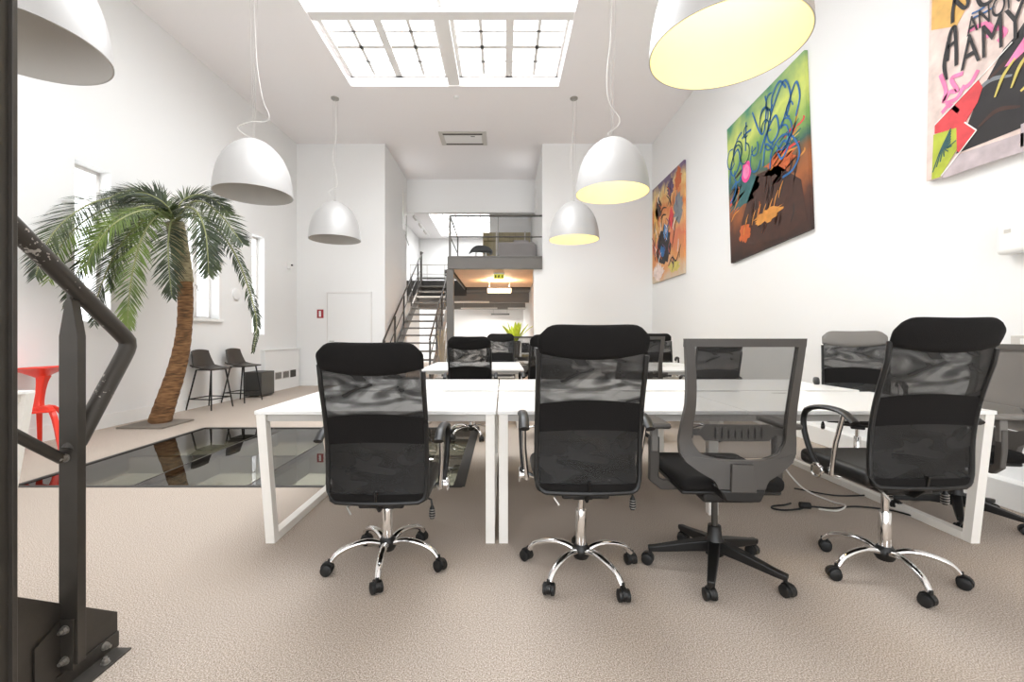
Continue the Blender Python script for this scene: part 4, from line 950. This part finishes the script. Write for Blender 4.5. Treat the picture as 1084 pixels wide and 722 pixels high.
# ================================================================== bar stools by the window
def bar_stool(x, y, rz, label):
    t = thing('bar_stool', label, 'stool', (x, y, 0), rz, 'brown-black counter stools')
    # local: sitter faces +x
    def F(u, v, d):
        s = 2*u-1
        if v < .5: # back
            q = v/.5; z = .94-.30*q**.9; x_ = -.21+.02*q+.03*q*q; w = .17+.055*q; x_ += .05*(s*s)*(.4+q*.9); z -= .02*s*s*(1-q)
            return Vector((x_+d*.8, s*w, z+d*.3))
        q = (v-.5)/.5; x_ = -.16+.38*q; z = .64-.015*math.sin(PI*q)-.015*q**4+.05*s*s*(1-q)**1.5; w = .225-.02*q**3
        return Vector((x_+.07*s*s*(1-q)**2*0, s*w, z+d))
    MB().sheet(lambda u, v: F(u, v, 0), lambda u, v: F(u, v, .022), 16, 26).build('seat_shell', 'stoolshell', t, bevel=.006, angle=60)
    m = MB(); m.tube([F(k/16, .52, .024) for k in range(17)], .003, 5); m.build('seam', 'midgrey', t)
    tops = {}
    for sx in (-1, 1):
        for sy in (-1, 1):
            a = Vector((sx*.13+.02, sy*.15, .625)); b = Vector((sx*.22+.0, sy*.225, 0)); tops[(sx, sy)] = (a, b)
            MB().tube([a, b], [.0125, .0105], 10).build('leg', 'blackmetal', t)
    q = lambda k, z: tops[k][1].lerp(tops[k][0], z/.625)
    m = MB(); m.tube([q((1, -1), .17), q((1, 1), .17)], .009, 8); m.tube([q((-1, -1), .17), q((-1, 1), .17)], .009, 8)
    m.tube([q((1, -1), .17), q((-1, -1), .17)], .009, 8); m.tube([q((1, 1), .17), q((-1, 1), .17)], .009, 8); m.build('footrest', 'blackmetal', t)
    m = MB(); m.box(-.12, .16, -.16, .16, .615, .632); m.build('seat_plate', 'blackmetal', t, bevel=.004)
bar_stool(-4.69, 7.12, math.radians(-8), 'brown-black counter stool with slim metal legs closest to the palm')
bar_stool(-4.62, 7.88, math.radians(-8), 'brown-black counter stool next to the charcoal box')
t = thing('charcoal_box', 'charcoal box with lighter side panel on small feet by the side wall', 'box', (-4.69, 8.56, 0), math.radians(-4))
BX(-.17, .17, -.22, .22, .03, .48).build('cabinet', 'box', t, bevel=.008)
BX(.17, .176, -.20, .20, .05, .46).build('side_panel', 'box_side', t, bevel=.003)
for x in (-.13, .13):
    for y in (-.18, .18): MB().lathe([(0, 0), (.015, 0), (.018, .03), (0, .03)], 12, (x, y, 0)).build('foot', 'satin', t)
# ================================================================== red stool
RS = thing('red_stool', 'glossy red sculpted bar stool with splayed legs beside the white table', 'stool', (-4.78, 4.60, 0), math.radians(8)); RS.scale = (1, 1, 1.05)
seat = []
def RSf(u, v, top):
    a = 2*PI*u; r = v; rx = .245; ry = .20
    ca, sa = math.cos(a), math.sin(a)
    p = 1/((abs(ca)**2.6+abs(sa)**2.6)**(1/2.6)); x = rx*r*ca*p; y = ry*r*sa*p
    z = .80-(.028*(1-r*r)) + .012*ca*r if top else .80-.012-(.10*(1-r)**1.3)+.012*ca*r-.02*(1-r)
    return (x, y, z)
m = MB(); n = 36; k_ = 10; vs = []
for j in range(k_+1):
    for i in range(n): vs.append(RSf(i/n, max(.02, j/k_), True))
for j in range(k_+1):
    for i in range(n): vs.append(RSf(i/n, max(.02, j/k_), False))
fs = []
for j in range(k_):
    for i in range(n):
        a, b = j*n+i, j*n+(i+1) % n; fs.append((a, b, b+n, a+n)); O = (k_+1)*n; fs.append((O+a, O+a+n, O+b+n, O+b))
for i in range(n): fs.append((k_*n+i, k_*n+(i+1) % n, O+k_*n+(i+1) % n, O+k_*n+i))
fs.append(tuple(range(n))); fs.append(tuple(O+i for i in range(n)))
m.add(vs, fs).build('seat', 'red', RS)
col = spline([(.02, 0, .72), (.0, 0, .60), (-.02, 0, .45), (-.02, 0, .36)], 10)
MB().bar(col, [.10, .085, .075, .07, .066, .064, .064, .066, .07, .08, .09], [.10, .08, .07, .064, .06, .06, .06, .062, .07, .075, .08]).build('stem', 'red', RS, bevel=.012, seg=3)
tops = [(-.05, -.05, .38), (-.05, .05, .38), (.03, 0, .38)]
feet = [(-.20, -.16, 0), (-.17, .20, 0), (.27, -.12, 0), (.20, .18, 0)]
mid = {0: (-.10, -.07, .33), 1: (-.08, .08, .33), 2: (.14, -.05, .36), 3: (.10, .08, .36)}
for i, f_ in enumerate(feet):
    MB().bar(spline([(-.02, 0, .39), mid[i], f_], 8), [.07, .062, .056, .052, .048, .045, .042, .040, .036], [.05, .048, .045, .042, .04, .038, .036, .034, .03]).build('leg', 'red', RS, bevel=.008, seg=3)
MB().bar([(-.08, -.07, .355), (.16, -.06, .37)], .045, .025).build('footrest', 'red', RS, bevel=.006)
# ================================================================== white table at the picture edge
WT = thing('side_table', 'white table with slanted leg behind the steel column, beside the red stool', 'table', (-4.1, 2.60, 0))
BX(-.85, .545, -.02, .78, .725, .745).build('tabletop', 'desk_top', WT, bevel=.003)
def slant(xt, yt_, xb, yb_):
    a = .032; MB().add([(xt-a, yt_-a, .725), (xt+a, yt_-a, .725), (xt+a, yt_+a, .725), (xt-a, yt_+a, .725), (xb-a*.8, yb_-a*.8, 0), (xb+a*.8, yb_-a*.8, 0), (xb+a*.8, yb_+a*.8, 0), (xb-a*.8, yb_+a*.8, 0)],
      [(0, 1, 2, 3), (7, 6, 5, 4), (0, 4, 5, 1), (1, 5, 6, 2), (2, 6, 7, 3), (3, 7, 4, 0)]).build('leg', 'desk_leg', WT, smooth=False)
slant(.52, .03, .42, .05); slant(.52, .74, .42, .72); slant(-.80, .03, -.76, .04); slant(-.80, .73, -.76, .72)
m = MB(); m.box(-.8, .5, .0, .03, .665, .725); m.box(-.8, .5, .73, .76, .665, .725); m.box(.48, .51, 0, .76, .665, .725); m.build('apron', 'desk_leg', WT, smooth=False)
# ================================================================== plant and white screen on the last table
PP = thing('potted_plant', 'yellow-green leafy plant in a grey pot on the last row table', 'plant', (.25, 9.0, .741))
MB().lathe([(0, 0), (.09, 0), (.12, .30), (.125, .32), (.115, .32), (.11, .28), (0, .28)], 24).build('pot', 'pot', PP)
rnd = random.Random(5)
for k in range(15):
    a = 2*PI*k/15*2.4; tilt = .15+.75*((k*7) % 15)/15; L_ = .42; m = MB()
    def LF(u, v, d):
        r = tilt*L_*v*1.1+.02; z = .28+L_*v*math.sqrt(max(.05, 1-tilt*tilt*.7*v)); w = .045*math.sin(PI*min(.98, .12+.86*v))**.8
        s = (2*u-1)*w; return Vector((r*math.cos(a)-s*math.sin(a), r*math.sin(a)+s*math.cos(a), z+abs(2*u-1)*.012+d))
    m.sheet(lambda u, v: LF(u, v, 0), lambda u, v: LF(u, v, .002), 4, 8); m.build('leaf', 'plantleaf', PP)
t = thing('desk_monitor', 'small monitor with white edge on the last row table beside the plant', 'monitor', (.46, 9.0, .741))
BX(-.09, .09, -.015, .015, .05, .30).build('casing', 'tubewhite', t, bevel=.006); BX(-.075, .075, -.018, -.015, .08, .28).build('screen', 'screen', t, smooth=False); BX(-.07, .07, -.06, .06, 0, .05).build('stand', 'tan', t, bevel=.004)
# ================================================================== cables and floor socket under the wide table
m = MB(); m.tube(spline([(1.98, 3.05, .008), (1.92, 3.02, .008), (1.83, 3.0, .008), (1.80, 2.96, .008), (1.86, 2.93, .008), (1.97, 2.95, .008), (2.06, 2.98, .012), (2.2, 2.96, .009), (2.38, 2.99, .009), (2.55, 2.93, .009), (2.62, 2.83, .009)], 60), .006, 6)
m.tube([(2.0, 2.985, .02), (2.06, 2.975, .02)], .022, 12); tag(m.build('power_cord', 'rubber'), 'black power cord with socket lying on the carpet under the wide table', 'cord')
m = MB(); m.tube(spline([(2.08, 3.6, .55), (2.1, 3.4, .25), (2.18, 3.25, .06), (2.28, 3.1, .008), (2.3, 2.98, .02), (2.2, 2.92, .008), (2.1, 2.95, .008)], 50), .0055, 6); tag(m.build('power_cord', 'cable_white'), 'white cord hanging from the wide table to the carpet', 'cord')
m = MB(); m.tube(spline([(2.2, 3.35, .008), (2.4, 3.2, .008), (2.7, 3.2, .008), (3.0, 3.1, .008), (3.2, 2.9, .008), (3.34, 2.7, .008)], 40), .0055, 6); tag(m.build('power_cord', 'rubber'), 'thin black cord crossing the carpet to the painting wall', 'cord')
# ================================================================== paintings
def canvas(label, y_left, z0, W_, H_, tilt, face):
    t = thing('painting', label, 'painting'); t.matrix_world = Matrix.Translation((XR-.045, y_left, z0)) @ Matrix.Rotation(-PI/2, 4, 'Z') @ Matrix.Rotation(-math.radians(tilt), 4, 'Y')
    BX(0, W_, 0, .04, 0, H_).build('canvas', face, t, smooth=False)
    return t
def poly(t, name, pts, m_, lay=1):
    d = -.0012*lay
    return MB().prism(pts, lambda a, b: (a, d, b), lambda a, b: (a, d+.001, b)).build(name, m_, t, smooth=False)
def stroke(t, name, pts, w_, m_, lay=3, n=None, taper=True):
    P = spline([(p[0], 0, p[1]) for p in pts], n or 10*len(pts)); m = MB(); N = len(P); vs = []
    for i, p in enumerate(P):
        T = (P[min(i+1, N-1)]-P[max(i-1, 0)]); T = Vector((T.x, 0, T.z)).normalized(); s = Vector((-T.z, 0, T.x)); k = w_/2*(1 if not taper else .45+.55*math.sin(PI*i/(N-1)))
        vs += [Vector((p.x, -.0012*lay, p.z))+s*k, Vector((p.x, -.0012*lay, p.z))-s*k]
    for i in range(N): vs += [vs[2*i]+Vector((0, .001, 0)), vs[2*i+1]+Vector((0, .001, 0))]
    q = 2*N; fs = []
    for i in range(N-1): fs += [(2*i, 2*i+1, 2*i+3, 2*i+2), (q+2*i, q+2*i+2, q+2*i+3, q+2*i+1), (2*i, 2*i+2, q+2*i+2, q+2*i), (2*i+1, q+2*i+1, q+2*i+3, 2*i+3)]
    return m.add(vs, fs).build(name, m_, t, smooth=False)
rp = random.Random(11)
# big abstract: green and yellow above, dark brown below, blue scrawl, pink disc
A = canvas('tall abstract painting, green over dark brown, with blue scrawl and a pink disc', 6.72, 2.26, 1.75, 2.08, 3.2,
  canvas_ramp('canvas_green_brown', [(.0, (48, 28, 22)), (.22, (82, 46, 30)), (.36, (160, 92, 48)), (.46, (128, 84, 50)), (.55, (52, 92, 84)), (.66, (120, 160, 84)), (.82, (206, 216, 110)), (1, (72, 140, 112))], 2.08, .22, 2.2))
def blob(t, cx, cz, rx, rz, m_, lay, name='paint_patch', wob=.12, n=28):
    pts = [(cx+rx*math.cos(2*PI*k/n)*(1+rp.uniform(-wob, wob)), cz+rz*math.sin(2*PI*k/n)*(1+rp.uniform(-wob, wob))) for k in range(n)]
    return poly(t, name, pts, m_, lay)
poly(A, 'paint_patch', [(.25, .25), (.55, .12), (1.2, .05), (1.7, .12), (1.62, .62), (1.2, .98), (.75, 1.05), (.52, .80), (.35, .55)], 'p_brown', 1)
blob(A, .42, .95, .34, .22, 'p_teal', 1, wob=.2); blob(A, 1.25, 1.0, .3, .16, 'p_orange', 1, wob=.3)
blob(A, .95, .42, .30, .08, 'p_ochre', 2, wob=.3); blob(A, .40, .34, .14, .12, 'p_orange', 2, wob=.3)
poly(A, 'paint_disc', [(.50+.125*math.cos(2*PI*k/32), 1.20+.15*math.sin(2*PI*k/32)) for k in range(32)], 'p_pink', 4)
poly(A, 'paint_disc', [(.50+.08*math.cos(2*PI*k/32), 1.20+.10*math.sin(2*PI*k/32)) for k in range(32)], 'p_pinkl', 5)
for k in range(9):
    y = .9+.05*k; stroke(A, 'brush_stroke', [(.05+.03*k, .62+.05*k), (.16+.02*k, .70+.045*k), (.28, .72+.05*k)], .022, ['p_ochre', 'p_orange', 'p_teal'][k % 3], 2)
    stroke(A, 'brush_stroke', [(1.05+.05*k, .98+.02*k), (1.3+.03*k, 1.06+.03*k), (1.62, 1.02+.055*k)], .026, ['p_ochre', 'p_red', 'p_teal', 'p_yel'][k % 4], 2)
scr = [[(.05, 1.2), (.12, 1.5), (.3, 1.62), (.34, 1.4), (.18, 1.28), (.1, 1.42), (.28, 1.75), (.42, 1.82)],
 [(.5, 1.5), (.52, 1.72), (.54, 1.9)], [(.42, 1.72), (.54, 1.74), (.66, 1.73)], [(.7, 1.95), (.85, 1.6), (.95, 1.55), (1.02, 1.85), (1.0, 2.0)],
 [(.85, 1.3), (1.0, 1.5), (1.2, 1.62), (1.25, 1.4), (1.1, 1.32), (1.02, 1.5), (1.2, 1.8), (1.4, 1.95), (1.5, 1.7), (1.42, 1.5)],
 [(1.05, 1.0), (1.1, 1.2), (1.3, 1.3), (1.5, 1.2), (1.62, .95), (1.5, .8), (1.3, .78)], [(1.3, 1.4), (1.45, 1.62), (1.6, 1.8), (1.66, 1.6), (1.58, 1.4)], [(1.12, 1.72), (1.15, 1.9), (1.3, 2.0), (1.42, 1.85)],
 [(1.2, 1.15), (1.34, 1.22), (1.42, 1.12), (1.3, 1.02), (1.22, 1.12)], [(.06, .9), (.2, 1.02), (.22, 1.15), (.1, 1.1)], [(.9, 1.1), (.98, 1.35), (1.12, 1.22)]]
for p in scr: stroke(A, 'spray_line', p, .028, 'p_blue', 6, taper=False)
for k, (x, z) in enumerate(((.6, .50), (.72, .54), (.84, .50), (.98, .52), (1.1, .58), (1.2, .66), (.42, .5), (.38, .42))): stroke(A, 'brush_stroke', [(x, z-.1), (x+.04, z), (x+.1, z+.08)], .02, 'p_ochre', 4)
for k in range(16):
    x, z = rp.uniform(.1, 1.5), rp.uniform(1.25, 1.9); q = rp.uniform(.06, .14); ph = rp.uniform(0, 6)
    stroke(A, 'spray_line', [(x+q*math.cos(ph+j*.9), min(2.03, z+q*1.3*math.sin(ph+j*.9))) for j in range(6)], .02, 'p_blue' if k % 3 else 'p_teal', 6, taper=False)
for k in range(26):
    x = rp.choice([rp.uniform(.05, .4), rp.uniform(1.15, 1.7)]); z = rp.uniform(.75, 1.3); stroke(A, 'brush_stroke', [(max(.03, x-.1), z), (x, z+.03), (min(1.7, x+.12), z+.07)], .03, rp.choice(['p_ochre', 'p_teal', 'p_orange', 'p_red', 'p_brown']), 1)
for k in range(30):
    x = rp.uniform(.55, 1.5); z = rp.uniform(.15, .8); stroke(A, 'brush_stroke', [(x, z), (x+.06, z+.1), (x+.07, z+.22)], .02, rp.choice(['p_brown', 'p_black', 'p_orange']), 1 if k % 2 else 2)
# smaller abstract near the corner
B_ = canvas('narrow-looking abstract painting with orange, purple and blue patches, hung by the room corner', 10.24, 2.36, 1.78, 2.16, 0,
  canvas_ramp('canvas_orange', [(0, (206, 186, 160)), (.2, (220, 150, 86)), (.4, (214, 118, 84)), (.55, (226, 170, 110)), (.7, (210, 120, 60)), (.85, (226, 196, 130)), (1, (110, 90, 120))], 2.16, .3, 2.5))
blob(B_, .75, .75, .38, .42, 'p_black', 1, wob=.25); blob(B_, .4, 1.6, .2, .22, 'p_brown', 1, wob=.3)
blob(B_, .85, 1.0, .13, .16, 'p_bluel', 3, wob=.3); blob(B_, .62, .62, .16, .13, 'p_blue', 3, wob=.3); blob(B_, 1.5, 1.35, .2, .3, 'p_grey', 1, wob=.3); blob(B_, 1.1, 1.85, .18, .16, 'p_purple', 1, wob=.3)
blob(B_, .4, .2, .3, .18, 'p_cream', 2, wob=.3); blob(B_, 1.5, 1.9, .16, .2, 'p_orange', 1, wob=.3); blob(B_, 1.3, .2, .3, .1, 'p_yel', 1, wob=.3); blob(B_, 1.15, 1.2, .12, .2, 'p_red', 1, wob=.3); blob(B_, .25, 1.3, .14, .4, 'p_oran', 1, wob=.2)
for k in range(48):
    x = rp.uniform(.1, 1.6); z = rp.uniform(.08, 1.85); stroke(B_, 'brush_stroke', [(x, z), (x+rp.uniform(-.1, .1), z+.12), (x+rp.uniform(-.15, .15), z+.25)], .03, rp.choice(['p_black', 'p_purple', 'p_white', 'p_orange', 'p_brown']), 4)
for p in ([(.5, 1.42), (.6, 1.5), (.72, 1.55), (.9, 1.5)], [(.55, 1.35), (.7, 1.4), (.88, 1.36)], [(1.2, .6), (1.3, .85), (1.38, 1.05), (1.5, 1.15)], [(1.0, .25), (1.2, .4), (1.4, .3), (1.55, .45)]): stroke(B_, 'brush_stroke', p, .035, 'p_black', 5)
# graffiti painting cut by the frame edge
Cc = canvas('graffiti painting with black lettering, red and black shapes, cut by the picture corner', 3.62, 2.42, 1.75, 2.1, -1.2, 'p_cream')
def uv(px, py):
    Y = FPX*3.455/(px-532); return (3.62-Y, EYE-(py-356)/FPX*Y-2.42)
def pp(l): return [uv(*q) for q in l]
poly(Cc, 'paint_patch', pp([(988, 150), (1000, 60), (1022, 30), (1060, 0), (1084, -20), (1084, 40), (1040, 100)]), 'p_cream', 1)
poly(Cc, 'paint_patch', [(.02, 1.2), (.22, 1.1), (.5, 1.45), (1.0, 1.6), (1.7, 1.5), (1.7, 2.08), (.02, 2.08)], 'p_oran', 2)
poly(Cc, 'paint_patch', [(.237,.13),(.398,.504),(.545,.724),(.613,.77),(.9,1.1),(1.4,1.25),(1.74,1.1),(1.74,.22),(1.0,.2),(.68,.137)], 'p_black', 2)
poly(Cc, 'paint_patch', pp([(1062, 70), (1084, 36), (1084, 52), (1068, 68)]), 'p_pinkl', 4)
poly(Cc, 'paint_patch', pp([(989, 132), (1012, 108), (1034, 84), (1039, 92), (1034, 108), (1021, 130), (1033, 137), (1016, 162), (1010, 156), (1012, 136), (989, 142)]), 'p_red', 4)
poly(Cc, 'paint_patch', pp([(988, 143), (1012, 135), (1013, 158), (996, 187), (987, 190)]), 'p_lime', 5)
poly(Cc, 'paint_patch', pp([(998, 184), (1014, 163), (1050, 150), (1084, 138), (1084, 158), (1040, 173), (998, 189)])+[], 'p_mauve', 3)
poly(Cc, 'paint_patch', [(.66, .01), (1.74, .01), (1.74, .2), (.66, .16)], 'p_mauve', 3)
for a_, b_2 in (((989, 133), (1040, 78)), ((1040, 78), (1070, 44)), ((1034, 137), (1014, 164)), ((1021, 129), (1034, 137)), ((1014, 164), (997, 186))):
    stroke(Cc, 'white_edge', [uv(*a_), uv((a_[0]+b_2[0])/2, (a_[1]+b_2[1])/2), uv(*b_2)], .009, 'p_white', 7, taper=False)
for k in range(9):
    x0 = .52+.10*k; z0 = .42+.012*k
    stroke(Cc, 'yellow_stroke', [(x0-.02, z0), (x0+.03, z0+.12), (x0+.10, z0+.20)], .022, 'p_yel', 6)
stroke(Cc, 'graffiti_line', pp([(1001, 45), (998, 70), (1001, 85)]), .03, 'p_black', 6)
for l in ([(1008, 0), (1006, 14), (1006, 26)], [(1008, 2), (1018, 10), (1022, 4), (1020, -10)], [(1001, 66), (1003, 40), (1008, 30), (1010, 46), (1011, 70)], [(1001, 52), (1008, 46)], [(1030, -6), (1036, 6), (1046, 2), (1050, -12)]):
    stroke(Cc, 'graffiti_line', pp(l), .026, 'p_black', 7, taper=False)
for l in ([(994, 80), (1000, 96), (998, 108), (1004, 98), (1012, 96), (1006, 84), (1018, 78)], [(1000, 110), (1012, 104), (1020, 90)], [(1022, 34), (1040, 26), (1048, 30)]):
    stroke(Cc, 'graffiti_line', pp(l), .03, 'p_pinkl', 5, taper=False)
for l in ([(1026, 16), (1034, 12), (1040, 8)], [(1028, 20), (1040, 14), (1050, 8)]): stroke(Cc, 'graffiti_line', pp(l), .012, 'p_blue', 6, taper=False)
def letters(t, txt, u, v, size, m_, lay, rot=0, ext=.0006):
    cu = bpy.data.curves.new('lettering', 'FONT'); cu.body = txt; cu.size = size; cu.extrude = ext; cu.offset = .0
    o = bpy.data.objects.new('lettering_tmp', cu); C.objects.link(o)
    bpy.context.view_layer.update()
    me = bpy.data.meshes.new_from_object(o.evaluated_get(bpy.context.evaluated_depsgraph_get())); bpy.data.objects.remove(o)
    me.materials.clear(); me.materials.append(M[m_]); q = bpy.data.objects.new('lettering', me); C.objects.link(q); q.parent = t
    q.location = (u, -.0012*lay-.001, v); q.rotation_euler = (PI/2, -math.radians(rot), 0); q.scale = (.60, 1, 1)
letters(Cc, 'AMY', *uv(1016, 76), .34, 'p_black', 8, 2)
letters(Cc, 'ANON', *uv(1022, 40), .19, 'p_black', 8, 3)
for l in ([(1042, 40), (1052, 30), (1062, 34), (1054, 44)], [(1015, 96), (1026, 88), (1034, 74)], [(996, 120), (1004, 112), (1014, 118)]): stroke(Cc, 'graffiti_line', pp(l), .03, 'p_pinkl', 4, taper=False)
for k in range(7):
    x0 = .06+.03*k; stroke(Cc, 'graffiti_line', [(x0, .05+.03*k), (.12+.01*k, .2), (.2, .34-.02*k)], .008, 'p_teal', 7, taper=False)
for k in range(12):
    x = rp.uniform(.3, 1.6); z = rp.uniform(.25, .6); stroke(Cc, 'brush_stroke', [(x, z), (x+.12, z+.06), (x+.26, z+.02)], .03, rp.choice(['p_grey', 'p_brown', 'p_yel']), 3)
